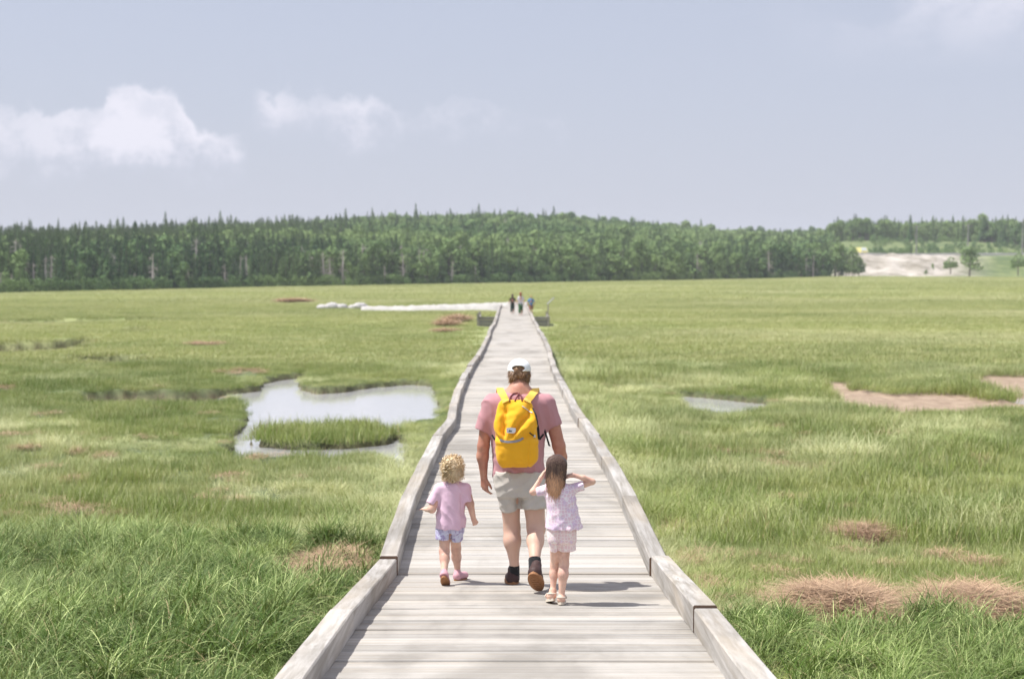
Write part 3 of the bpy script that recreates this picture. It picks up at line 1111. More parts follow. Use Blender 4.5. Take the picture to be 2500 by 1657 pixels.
def build_grass():
    near = [blades_mesh('sedge', 44, 0.24, 0.40, 0.85, 0.0135, 2.1, 0.42, M_GRASS_NEAR, 40 + i, 6, None, (0.35, -0.3)) for i in range(4)]
    near += [blades_mesh('sedge', 60, 0.20, 0.22, 0.42, 0.007, 1.2, 0.25, M_GRASS_NEAR, 50 + i, 4, None, (0.2, -0.1)) for i in range(2)]
    mid = [blades_mesh('cordgrass', 120, 0.34, 0.12, 0.25, 0.0075, 0.7, 0.16, M_GRASS_MID, 60 + i, 3) for i in range(4)]
    lodged = [blades_mesh('lodged_grass', 130, 0.34, 0.22, 0.42, 0.006, 1.5, 0.55, M_GRASS_MID, 70 + i, 4, None, (0.9, -0.5)) for i in range(2)]
    tall = [blades_mesh('tall_grass', 14, 0.12, 0.55, 1.0, 0.009, 1.5, 0.18, M_GRASS_NEAR, 80 + i, 6, None, (0.5, 0.1)) for i in range(2)]
    # near: tussocks whose blades lean outwards, with dark gaps between them
    def tussocks(nc, y0, y1, keep, per, spread, sd_):
        cx, cy, r = fan(nc, y0, y1, 1.2, sd_)
        ok = keep(cx, cy)
        cx, cy = cx[ok], cy[ok]
        # thin out centres that crowd one another
        cell = {}
        sel = []
        for i in range(len(cx)):
            k = (int(cx[i] / spread * 1.15), int(cy[i] / spread * 1.15))
            if k in cell:
                continue
            cell[k] = 1
            sel.append(i)
        cx, cy = cx[sel], cy[sel]
        hgt = r.uniform(0.75, 1.2, len(cx)) * (1 + 0.3 * n2(cx, cy, 0.7, 35, 2))
        tn = np.clip(0.12 + 0.5 * n2(cx, cy, 0.9, 36, 3) + r.normal(0, 0.1, len(cx)), 0, 1)
        X = np.repeat(cx, per)
        Y = np.repeat(cy, per)
        a_ = r.uniform(0, 2 * np.pi, len(X))
        q = np.abs(r.normal(0, 0.5, len(X)))
        dx, dy = np.cos(a_) * q, np.sin(a_) * q
        X = X + dx * spread * 0.55
        Y = Y + dy * spread * 0.55
        tilt = np.stack([-dy * 0.42, dx * 0.42], -1)
        lift = 0.22 * np.exp(-q ** 2 * 1.2)
        return X, Y, np.repeat(hgt, per) * (1 - 0.12 * q), np.repeat(tn, per), tilt, lift, r
    Ps, Ks, Rs, Ss, Ts, Tl = [], [], [], [], [], []
    lt = lambda x, y: (x < 0) & (y + n2(x, y, 0.5, 33, 2) * 2.0 < 16.0)
    rt = lambda x, y: (x > 0) & (y + n2(x, y, 0.6, 34, 2) * 1.0 < 10.9)
    for nc, y0_, y1_, keep, per, spread, sd_, k in ((12000, 4.0, 18.5, lt, 7, 0.40, 1, 1.0), (7000, 4.0, 12.5, rt, 6, 0.34, 5, 0.72)):
        X, Y, H, T, TI, LI, r = tussocks(nc, y0_, y1_, keep, per, spread, sd_)
        L, R, wz = walk(Y)
        kd = np.where(X < 0, L - X, X - R)
        sm = straw_mask(X, Y)
        ok = keep_clear(X, Y, 0.14) & ((sm < 0.10 + r.uniform(-0.1, 0.25, len(X))) | (r.uniform(0, 1, len(X)) < 0.07))
        sc_ = H * k * np.where(kd < 0.4, 0.62, 1.0) * np.where(sm > -0.7, 0.6, 1.0)
        pk = np.where(r.uniform(0, 1, len(X)) < 0.85, r.integers(0, 4, len(X)), r.integers(4, 6, len(X)))
        pk = np.where((r.uniform(0, 1, len(X)) < 0.035) & (Y > 10.5 * k), r.integers(12, 14, len(X)), pk)
        Ps.append(np.stack([X, Y, ground_z(X, Y) + LI * k - 0.02], -1)[ok])
        Ks.append(pk[ok]); Rs.append(r.normal(0, 1.5, len(X))[ok]); Ss.append(sc_[ok]); Ts.append(T[ok]); Tl.append(TI[ok])
    # lower turf between and beyond
    x, y, r = fan(9500, 4.0, 17.5, 1.2, 6)
    L, R, wz = walk(y)
    kd = np.where(x < 0, L - x, x - R)
    sm = straw_mask(x, y)
    tallz = lt(x, y) | rt(x, y)
    ok = keep_clear(x, y, 0.12) & ((sm < 0.12 + r.uniform(-0.12, 0.4, len(x))) | (r.uniform(0, 1, len(x)) < 0.16)) & (~tallz | (r.uniform(0, 1, len(x)) < 0.25))
    pick = r.integers(6, 10, len(x))
    lod = (kd < 0.9 + r.normal(0, 0.3, len(x)))
    pick = np.where(lod, r.integers(10, 12, len(x)), pick)
    pick = np.where((x > 0) & ~lod & (y < 13), np.where(r.uniform(0, 1, len(x)) < 0.4, r.integers(4, 6, len(x)), pick), pick)
    scale = r.uniform(0.8, 1.2, len(x)) * (1 + 0.3 * n2(x, y, 0.8, 35, 2)) * np.where(x > 0, 1.25, 1.0)
    scale = np.where(sm > -0.6, scale * 0.6, scale)
    tint = np.clip(0.12 + 0.6 * n2(x, y, 0.7, 36, 3) + 0.6 * np.exp(-kd / 0.9) * sstep(8, 12, y), 0, 1)
    Ps.append(np.stack([x, y, ground_z(x, y) - 0.02], -1)[ok])
    Ks.append(pick[ok]); Rs.append(r.normal(0, 1.3, len(x))[ok]); Ss.append(scale[ok]); Ts.append(tint[ok]); Tl.append(r.normal(0, 0.12, (len(x), 2))[ok])
    cc = np.concatenate
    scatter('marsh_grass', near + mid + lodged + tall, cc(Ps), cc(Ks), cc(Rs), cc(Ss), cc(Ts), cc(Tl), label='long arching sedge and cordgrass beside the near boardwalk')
    # middle distance
    x, y, r = fan(30000, 16.5, 48.0, 2.0, 2)
    kd = np.where(x < 0, walk(y)[0] - x, x - walk(y)[1])
    sm = straw_mask(x, y)
    ok = keep_clear(x, y, 0.15) & (sm < 0.1 + r.uniform(-0.1, 0.4, len(x)))
    pick = r.integers(0, 4, len(x))
    pick = np.where((kd < 1.3) & (r.uniform(0, 1, len(x)) < 0.8), r.integers(4, 6, len(x)), pick)
    patch = n2(x, y * 1.4, 0.42, 44, 3)
    pick = np.where((patch > 0.22) & (r.uniform(0, 1, len(x)) < 0.85), r.integers(4, 6, len(x)), pick)
    scale = np.where(patch < -0.28, 1.35, 1.0) * r.uniform(0.85, 1.35, len(x)) * (1 + 0.55 * n2(x, y, 0.45, 38, 3))
    scale = np.where(x > 0, scale * 1.1, scale)
    s, fl = wet(x, y)
    scale = np.where(x > 0, scale, scale * 0.9)
    isl = np.maximum(sdist(x, y, ISLE), sdist(x, y, ISLER)) > -0.1
    scale = np.where((s > -0.98) & ~isl, scale * 0.62, scale)
    scale = np.where(isl & (x < 0), scale * 1.1, scale)
    tint = np.clip(0.12 + 0.9 * n2(x, y, 0.35, 39, 4) + 0.5 * np.exp(-kd / 1.3) + 0.45 * sstep(0.15, 0.35, patch) - 0.3 * sstep(-0.2, -0.35, patch), 0, 1)
    P = np.stack([x, y, ground_z(x, y) - 0.01], -1)[ok]
    sc = np.stack([scale, scale, scale * r.uniform(0.8, 1.2, len(x))], -1)
    midm = mid + lodged
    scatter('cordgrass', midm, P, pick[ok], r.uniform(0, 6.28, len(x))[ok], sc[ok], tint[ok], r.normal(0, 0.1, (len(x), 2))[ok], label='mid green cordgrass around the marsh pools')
    # far
    farm = [blades_mesh('far_grass', 170, 0.9, 0.16, 0.30, 0.020, 0.8, 0.2, M_GRASS_FAR, 90 + i, 2) for i in range(4)]
    Pa, Ka, Ya, Sa, Ta = [], [], [], [], []
    for n_, ya, yb, grow, sd_ in ((30000, 46.0, 150.0, 1.0, 3), (30000, 140.0, 338.0, 1.9, 4)):
        x, y, r = fan(n_, ya, yb, 4.0, sd_)
        sm = straw_mask(x, y)
        ok = keep_clear(x, y, 0.8) & platform_clear(x, y) & (sm < 0.1 + r.uniform(-0.1, 0.3, len(x)))
        ok &= ~((x < 3) & (x > -13) & (y > 106) & (y < 130) & (np.abs(y - causeway_y(x)) < 4.0))
        ok &= y < edge_px(x / y) - 1.5
        scale = r.uniform(0.8, 1.3, len(x)) * (0.9 + 0.35 * n2(x, y, 0.06, 41, 3)) * grow
        Ta.append(np.clip(0.2 + 0.8 * n2(x, y * 2.0, 0.06, 42, 4), 0, 1)[ok])
        gz = ground_z(x, y, False)
        Pa.append(np.stack([x, y, gz - 0.02], -1)[ok])
        Sa.append(np.stack([scale * 1.1, scale * 1.1, scale * 0.85 / grow ** 0.5], -1)[ok])
        Ka.append(r.integers(0, 4, len(x))[ok])
        Ya.append(r.uniform(0, 6.28, len(x))[ok])
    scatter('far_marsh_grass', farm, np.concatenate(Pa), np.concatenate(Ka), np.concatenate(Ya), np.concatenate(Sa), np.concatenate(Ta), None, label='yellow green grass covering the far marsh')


def causeway_y(x):
    return 113.5 + np.clip(-(x - 1.5), 0, 60) * 0.10


def build_straw():
    names = ['matted mound of tan dead grass right of the boardwalk, nearer the kerb', 'scattered tan dead straw at the right edge of the photo beside the larger mound',
             'flattened patch of dead tan grass against the left kerb', 'small tan straw ridge in the green grass above the two right mounds']
    r = np.random.default_rng(8)
    for (cx, cy, a, b, h), lab, nb in zip(BIG_STRAW, names, (6500, 3600, 5000, 1600)):
        me = blades_mesh('straw_mat', nb, 1.0, 0.15, 0.45, 0.0065, 0.10, 1.47, M_STRAW, int(r.integers(999)), 3, None, (0, 0), 0.10)
        n = len(me.vertices)
        co = np.zeros(n * 3, np.float32)
        me.vertices.foreach_get('co', co)
        co = co.reshape(-1, 3)
        k = 7
        foot = np.repeat(co[::k], k, 0)
        off = co - foot
        fx, fy = foot[:, 0] * a, foot[:, 1] * b
        rr = foot[:, 0] ** 2 + foot[:, 1] ** 2
        gz = ground_z((fx + cx).astype(float), (fy + cy).astype(float))
        dome = h * (1 - rr) ** 0.7 + 0.11 * n2(fx + cx, fy + cy, 3.2, 50, 3) * (1 - rr)
        layer = np.repeat(r.uniform(0.0, 0.06, n // k + 1), k)[:n]
        co2 = np.stack([fx + off[:, 0], fy + off[:, 1], gz + dome + layer + off[:, 2]], -1)
        z0 = float(gz.mean())
        co2[:, 2] -= z0
        me.vertices.foreach_set('co', co2.astype(np.float32).ravel())
        me.update()
        o = link('straw_mat', me, None, (cx, cy, z0))
        # the packed core under the loose straws
        V, F = [], []
        nr, na = 8, 22
        for i in range(nr):
            for j in range(na):
                q = (i / (nr - 1)) * 0.97
                ang = 2 * math.pi * j / na
                X, Y = q * a * math.cos(ang), q * b * math.sin(ang)
                V.append((X, Y, h * max(0, 1 - q * q) ** 0.7))
        V = np.array(V)
        V[:, 2] += ground_z(V[:, 0] + cx, V[:, 1] + cy) - z0 - 0.03 + 0.11 * n2(V[:, 0] + cx, V[:, 1] + cy, 3.2, 50, 3) * (1 - (V[:, 0] / a) ** 2 - (V[:, 1] / b) ** 2)
        for i in range(nr - 1):
            for j in range(na):
                F.append((i * na + j, (i + 1) * na + j, (i + 1) * na + (j + 1) % na, i * na + (j + 1) % na))
        link('matted_core', mesh_np('matted_core', V, F, True, [simple_mat('packed_straw', (0.30, 0.20, 0.13), 0.95, 0.4, 25, 0.8)]), o)
        tag(o, lab, 'straw mat')
    # small litter everywhere else
    src = [blades_mesh('litter', 150, 0.3, 0.12, 0.3, 0.007, 0.35, 1.3, M_STRAW, 200 + i, 3, 0.10) for i in range(3)]
    P, sc = [], []
    for (cx, cy, a, b, h) in STRAW[len(BIG_STRAW):]:
        n = int(max(4, a * b * 26))
        n = min(n, 110)
        q = np.sqrt(r.uniform(0, 1, n))
        an = r.uniform(0, 6.28, n)
        X, Y = cx + a * q * np.cos(an), cy + b * q * np.sin(an)
        far = max(1.0, cy / 40)
        for X_, Y_ in zip(X, Y):
            P.append((X_, Y_, h * 0.5))
            sc.append(0.8 * far * (0.6 + h * 3))
    # thin dead stems in among the living grass
    x, y, rr = fan(1500, 6, 40, 0.5, 77)
    ok = keep_clear(x, y, 0.2) & (n2(x, y, 0.6, 60, 3) > 0.2)
    for X_, Y_ in zip(x[ok], y[ok]):
        P.append((X_, Y_, 0.06))
        sc.append(0.55)
    P = np.array(P)
    ok = keep_clear(P[:, 0], P[:, 1], 0.2)
    P, sc = P[ok], np.array(sc)[ok]
    P[:, 2] += ground_z(P[:, 0], P[:, 1])
    scatter('dead_grass', src, P, r.integers(0, 3, len(P)), r.uniform(0, 6.28, len(P)), sc, np.zeros(len(P)), None, label='scraps of tan dead grass lying through the marsh')
    # mud lip grass: reddish litter along the banks is part of the soil colour


# ------------------------------------------------------------------ trees
def leaf_mat(name, dark, mid, lite, trans=0.2):
    m, nt, p = new_mat(name)
    oi = N(nt, 'ShaderNodeObjectInfo').outputs['Random']
    r = attr(nt, 'blade')
    geo = N(nt, 'ShaderNodeNewGeometry')
    big = noise(nt, mapping(nt, geo.outputs['Position'], (0.02, 0.02, 0.05)), 1.0, 3, 0.5)
    c = mixcol(nt, oi, dark, mid)
    c = mixcol(nt, maprange(nt, big, 0.35, 0.65, 0.0, 0.7), c, lite)
    c = mixcol(nt, maprange(nt, r, 0.4, 1.0, 0.0, 0.5), c, lite)
    nt.links.new(c, p.inputs['Base Color'])
    p.inputs['Roughness'].default_value = 0.75
    p.inputs['Specular IOR Level'].default_value = 0.1
    return m


M_NEEDLE = leaf_mat('spruce_needles', (0.024, 0.062, 0.032), (0.060, 0.125, 0.050), (0.16, 0.235, 0.075))
M_LEAF = leaf_mat('broad_leaves', (0.075, 0.15, 0.060), (0.16, 0.26, 0.10), (0.32, 0.42, 0.16))
M_BARK = simple_mat('tree_bark', (0.26, 0.215, 0.20), 0.95, 0.3, 3, 0)
M_SNAG = simple_mat('bleached_dead_wood', (0.50, 0.44, 0.42), 0.95, 0.25, 3, 0)


def spruce_meshes(seed, H=7.0, bare=0.12, width=1.5):
    r = np.random.default_rng(seed)
    m = MB()
    m.tube([(0, 0, -0.5), (0.03, 0.02, H * 0.5), (0, 0, H * 0.96)], [0.17, 0.12, 0.03], 6)
    V, F, B = [], [], []
    z = H * bare
    while z < H * 0.98:
        f = (z / H - bare) / (1 - bare)
        R = width * (1 - f) ** 0.85 * r.uniform(0.75, 1.1) + 0.08
        nb = int(5 + 5 * (1 - f))
        a0 = r.uniform(0, 6.28)
        for k in range(nb):
            an = a0 + 6.283 * k / nb + r.uniform(-0.3, 0.3)
            rr = R * r.uniform(0.65, 1.15)
            up = 0.25 * f + 0.02
            n = 3
            d = np.array([math.cos(an), math.sin(an), 0])
            s = np.array([-d[1], d[0], 0])
            rnd = r.uniform()
            for j in range(n):
                c0 = d * rr * (j / n) * 0.95
                c1 = d * rr * min(1, (j + 1.45) / n)
                zz0 = z + up * rr * j / n - 0.25 * rr * (j / n) ** 2
                zz1 = z + up * rr * (j + 1.3) / n - 0.25 * rr * ((j + 1.3) / n) ** 2 - 0.08
                w = rr * 0.30 * (1 - 0.2 * j) * r.uniform(0.7, 1.2)
                i = len(V)
                V += [c0 + [0, 0, zz0 + 0.05], c0 * 0.6 + c1 * 0.4 + s * w + [0, 0, (zz0 + zz1) / 2 - 0.10 - r.uniform(0, .12)], c1 + [0, 0, zz1], c0 * 0.6 + c1 * 0.4 - s * w + [0, 0, (zz0 + zz1) / 2 - 0.10 - r.uniform(0, .12)]]
                F += [(i, i + 1, i + 2), (i, i + 2, i + 3)]
                B += [rnd] * 4
        z += H * r.uniform(0.035, 0.055)
    i = len(V)
    V += [np.array([-.07, 0, H * .93]), np.array([.07, 0, H * .93]), np.array([0, 0, H * 1.03]), np.array([0, .07, H * .93])]
    F += [(i, i + 1, i + 2), (i + 1, i + 3, i + 2)]
    B += [0.5] * 4
    return mesh_np('spruce_crown', np.array(V), F, False, [M_NEEDLE], {'blade': B}), m


def leafy_meshes(seed, H=6.0, width=2.2, n=900, leaf=0.42, base=0.15):
    r = np.random.default_rng(seed)
    m = MB()
    m.tube([(0, 0, -0.5), (0.05, 0.0, H * 0.4), (0.1, 0.05, H * 0.8)], [0.16, 0.11, 0.03], 6)
    for k in range(5):
        a = r.uniform(0, 6.28)
        z = H * r.uniform(0.25, 0.55)
        m.tube([(0.03, 0, z), (math.cos(a) * width * .35, math.sin(a) * width * .35, z + H * .18), (math.cos(a) * width * .6, math.sin(a) * width * .6, z + H * .3)], [0.07, 0.045, 0.02], 5)
    lobes = []
    for k in range(11):
        f = r.uniform(base + 0.12, 0.9)
        rad = width * (0.75 * math.sin(math.pi * min(1, (f + 0.12))) ** 0.7)
        a = r.uniform(0, 6.28)
        q = rad * r.uniform(0.2, 0.8)
        lobes.append((np.array([q * math.cos(a), q * math.sin(a), f * H]), width * r.uniform(0.32, 0.55)))
    lobes.append((np.array([0, 0, H * 0.88]), width * 0.4))
    C, Nn = [], []
    for i in range(n):
        c, rad = lobes[int(r.integers(len(lobes)))]
        d = r.normal(0, 1, 3)
        d /= np.linalg.norm(d)
        C.append(c + d * rad * r.uniform(0.72, 1.08) * np.array([1, 1, 0.85]))
        Nn.append(d + r.normal(0, 0.55, 3))
    V, F, B = [], [], []
    for c, nn in zip(C, Nn):
        nn = nn / np.linalg.norm(nn)
        a = np.cross(nn, [0, 0, 1.0])
        a /= np.linalg.norm(a) + 1e-6
        b = np.cross(nn, a)
        s = leaf * r.uniform(0.5, 1.1)
        i = len(V)
        V += [c + a * s * .5, c + b * s * .5 + nn * .05, c - a * s * .5, c - b * s * .5 + nn * .04]
        F.append((i, i + 1, i + 2, i + 3))
        B += [r.uniform()] * 4
    return mesh_np('leafy_crown', np.array(V), F, False, [M_LEAF], {'blade': B}), m


def snag_mesh(seed, H=5.5):
    r = np.random.default_rng(seed)
    m = MB()
    m.tube([(0, 0, -0.5), (0.05, 0, H * 0.5), (r.uniform(-.3, .3), 0, H)], [0.20, 0.14, 0.03], 6)
    b = MB()
    for k in range(26):
        z = H * r.uniform(0.15, 0.95)
        a = r.uniform(0, 6.28)
        L = (1 - z / H) * 1.3 + 0.35
        d = np.array([math.cos(a), math.sin(a), 0])
        p0 = np.array([0, 0, z])
        p1 = p0 + d * L * 0.6 + [0, 0, -0.1 * L]
        p2 = p0 + d * L + [0, 0, r.uniform(-.35, .1) * L]
        b.tube([p0, p1, p2], [0.035, 0.022, 0.008], 3, False)
        for j in range(3):
            q = p1 + (p2 - p1) * r.uniform()
            b.tube([q, q + r.normal(0, 0.22, 3)], [0.014, 0.006], 3, False)
    return m, b


def mesh_of(mb, name, mat):
    return mesh_np(name, np.concatenate(mb.v), mb.f, False, [mat])


def joined(name, parts):
    """several meshes as one (for the wood behind, which reads as one mass)"""
    V, F, MI, mats, B = [], [], [], [], []
    n = 0
    for me in parts:
        co = np.zeros(len(me.vertices) * 3, np.float32)
        me.vertices.foreach_get('co', co)
        V.append(co.reshape(-1, 3))
        if 'blade' in me.attributes:
            a = np.zeros(len(me.vertices), np.float32)
            me.attributes['blade'].data.foreach_get('value', a)
            B.append(a)
        else:
            B.append(np.full(len(me.vertices), 0.5, np.float32))
        mats.append(me.materials[0])
        for p_ in me.polygons:
            F.append([v + n for v in p_.vertices])
            MI.append(len(mats) - 1)
        n += len(me.vertices)
    me = mesh_np(name, np.concatenate(V), F, False, mats, {'blade': np.concatenate(B)})
    me.polygons.foreach_set('material_index', np.array(MI, np.int32))
    return me


def build_forest():
    kinds = []
    for i in range(4):
        c, t = spruce_meshes(300 + i, 7.0, 0.10 + 0.05 * i, 1.25 + 0.15 * i)
        kinds.append(('spruce_tree', c, mesh_of(t, 'trunk', M_BARK)))
    for i in range(3):
        c, t = leafy_meshes(310 + i, 6.0, 2.1 + 0.2 * i)
        kinds.append(('leafy_tree', c, mesh_of(t, 'trunk', M_BARK)))
    for i in range(2):
        t, b = snag_mesh(320 + i)
        kinds.append(('dead_tree', mesh_of(b, 'bare_branches', M_SNAG), mesh_of(t, 'trunk', M_SNAG)))
    r = np.random.default_rng(17)
    labels = {'spruce_tree': 'dark green spruce in the front row along the marsh edge', 'leafy_tree': 'rounded leafy tree in the front row along the marsh edge',
              'dead_tree': 'bare grey dead tree standing at the marsh edge'}

    def tree(ki, x, y, z, s, sz=None, label=None, group=None, yaw=None):
        name, crown, trunk = kinds[ki]
        e = empty(name, (x, y, z), r.uniform(0, 6.28) if yaw is None else yaw, label or labels[name], name.replace('_', ' '), group)
        e.scale = (s, s, sz or s)
        link('trunk', trunk, e)
        link('crown', crown, e)
        return e
    # front row: every tree its own thing
    n = 290
    for i in range(n):
        px = -60 + (1985 + 60) * (i + r.uniform(0.1, 0.9)) / n
        az = (px - 1183) / 3286
        row = i % 2
        d = float(edge_px(az)) + (1.0 if row == 0 else 4.5) + r.uniform(-0.8, 1.6)
        x = az * d
        z, _, _ = hill_z(np.array([x]), np.array([d]))
        z = float(z[0]) - 0.15
        want = (np.interp(px, [0, 500, 900, 1200, 1500, 1750, 1975], [80, 88, 88, 85, 80, 84, 68]) + r.normal(0, 9)) / 3286 * d
        if row == 0:
            want *= r.uniform(0.6, 0.95)
        size = 'tall' if want > 0.0265 * d else ('small' if want < 0.0205 * d else 'middling')
        zone = ['at the far left edge', 'left of the boulders', 'behind the pale boulders', 'behind the gravel path', 'behind the far walkers', 'just right of the walkers', 'on the right half', 'near the woods right tip'][
            int(np.searchsorted([300, 720, 850, 1130, 1235, 1420, 1750], px))]
        rowt = 'foremost row' if row == 0 else 'second row'
        u = r.uniform()
        dead = 0.15 if px < 1100 else 0.08
        leaf = 0.10 if px < 700 else (0.42 if px < 1200 else 0.55)
        if px > 1880:
            leaf, dead = 0.9, 0.0
        if u < dead:
            tree(7 + int(r.integers(2)), x, d, z, want / 6.2, None, '%s bare grey dead tree, %s, %s' % (size, rowt, zone), 'bare dead trees at the marsh edge')
        elif u < dead + leaf:
            s = want / 6.4
            wd = r.choice([0.8, 1.0, 1.2])
            size = size + {0.8: ' narrow', 1.0: '', 1.2: ' broad'}[float(wd)]
            tree(4 + int(r.integers(3)), x, d, z, s * wd, s, '%s rounded leafy tree, %s, %s' % (size, rowt, zone), 'leafy trees in the front row of the woods')
        else:
            s = want / 7.2
            wd = r.choice([0.78, 0.95, 1.15])
            size = size + {0.78: ' narrow', 0.95: '', 1.15: ' broad'}[float(wd)]
            tree(int(r.integers(4)), x, d, z, s * wd, s, '%s dark green spruce, %s, %s' % (size, rowt, zone), 'spruces in the front row of the woods')
    # named single trees on the right
    def single(ki, px, py, hpx, az_d, s_w, label):
        p = D_y(px, py, az_d)
        Hh = hpx / 3286 * az_d
        e = tree(ki, p[0], p[1], p[2], Hh / 6.2 * s_w, Hh / 6.2, label, None, 0.6)
        return e
    single(5, 2240, 636, 68, 340, 1.5, 'broad rounded tree alone on the grass right of the gravel bank')
    single(4, 2352, 632, 50, 342, 1.3, 'dark leafy tree at the right edge of the photo below the road')
    single(4, 2196, 630, 38, 343, 1.6, 'low bush between the gravel bank and the broad lone tree')
    single(6, 2140, 636, 13, 338, 1.2, 'small dark bush at the right foot of the gravel bank')
    single(5, 2155, 625, 17, 341, 0.8, 'narrow small bush on the right end of the gravel bank')
    single(6, 2105, 590, 22, 365, 0.7, 'thin young tree on the slope above the gravel bank')
    single(0, 2104, 556, 54, 420, 0.9, 'tall pointed spruce standing above its neighbours on the right hill')
    single(1, 1459, 545, 42, 500, 0.7, 'single spruce tip rising above the middle of the skyline')
    # the wood behind
    mass = []
    for k in range(7):
        mass.append(joined('wood_tree', [kinds[k][1], kinds[k][2]]))
    mass.append(joined('wood_tree', [kinds[7][1], kinds[7][2]]))
    X, Y, Z, K, S = [], [], [], [], []
    az = r.uniform(-0.52, 0.50, 15000)
    t = r.uniform(0, 1.05, 15000) ** 0.85
    d0 = edge_px(az)
    y = d0 * (1 + 0.85 * t) + 6
    x = az * y
    z, tt, w = hill_z(x, y)
    right = w > 0.5
    # on the right the woods begin above the grassy slope
    start = np.interp(az, [0.22, 0.24, 0.31, 0.345, 0.36, 0.5], [0.42, 0.45, 0.46, 0.32, 0.28, 0.28])
    ok = np.where(right, tt > start, True)
    dens = np.clip(y / (d0 * 1.85), 0.5, 1)
    ok &= r.uniform(0, 1, len(x)) < np.where(right, 1.0, 0.95)
    mixn = n2(x, y, 0.02, 70, 3)
    # conifers to the left and at the far right, broadleaf in the middle
    pconf = np.clip(np.interp(az, [-0.36, -0.15, 0.0, 0.12, 0.22, 0.26, 0.36], [0.93, 0.72, 0.34, 0.32, 0.5, 0.6, 0.75]) - mixn * 0.45, 0.05, 0.97)
    pconf = np.where(tt < 0.10, np.maximum(pconf, 0.5), np.where(az > -0.12, pconf * 0.6, pconf))
    con = r.uniform(0, 1, len(x)) < pconf
    K = np.where(con, r.integers(0, 4, len(x)), r.integers(4, 7, len(x)))
    K = np.where(r.uniform(0, 1, len(x)) < np.where(tt < 0.08, 0.07, 0.012), 7, K)
    s = r.uniform(0.78, 1.12, len(x)) * np.where(con, 0.92, 0.98) * (1 + 0.12 * tt)
    s = s * np.where(right, 1.15, 1.0)
    s = np.where(r.uniform(0, 1, len(x)) < 0.03, s * 1.25, s)
    P = np.stack([x, y, z - 0.3], -1)[ok]
    sc = np.stack([s, s, s * np.where(con, r.uniform(0.95, 1.2, len(x)), 1.0)], -1)
    # low growth on the bank slope and along the foot of the woods
    scatter('forest', mass, P, K[ok], r.uniform(0, 6.28, len(x))[ok], sc[ok], np.zeros(ok.sum()), None, label='dense mixed forest of spruce and leafy trees covering the hills')
    bush = leafy_meshes(400, 1.8, 1.5, 300, 0.28, 0.0)[0]
    az = np.concatenate([r.uniform(0.22, 0.5, 900), r.uniform(-0.5, 0.24, 900)])
    d0 = edge_px(az)
    tb = np.concatenate([r.uniform(0.12, 0.5, 900), r.uniform(-0.004, 0.012, 900)])
    y = d0 * (1 + 0.85 * tb)
    x = az * y
    z, tt, w = hill_z(x, y)
    z = np.where(y < d0, ground_z(x, y, False), z)
    clump = n2(x, y, 0.08, 80, 3)
    ok = (w < 0.5) | ((clump > -0.15) & ((tb > 0.17) | (az > 0.32)))
    s = r.uniform(0.4, 1.1, len(x))
    scatter('undergrowth', [bush], np.stack([x, y, z - 0.1], -1)[ok], np.zeros(ok.sum()), r.uniform(0, 6, len(x))[ok], s[ok], np.zeros(ok.sum()), None, label='low bushes along the foot of the woods and on the bank')


# ------------------------------------------------------------------ far things
M_GRAVEL = simple_mat('pale_gravel', (0.43, 0.415, 0.39), 0.95, 0.45, 2.2, 0.6, bdist=0.02)
M_ROCK = simple_mat('pale_rock', (0.50, 0.48, 0.47), 0.9, 0.3, 2, 0.5, bdist=0.05)
M_POLE = simple_mat('pole_wood', (0.30, 0.28, 0.27), 0.9, 0.2, 2, 0)


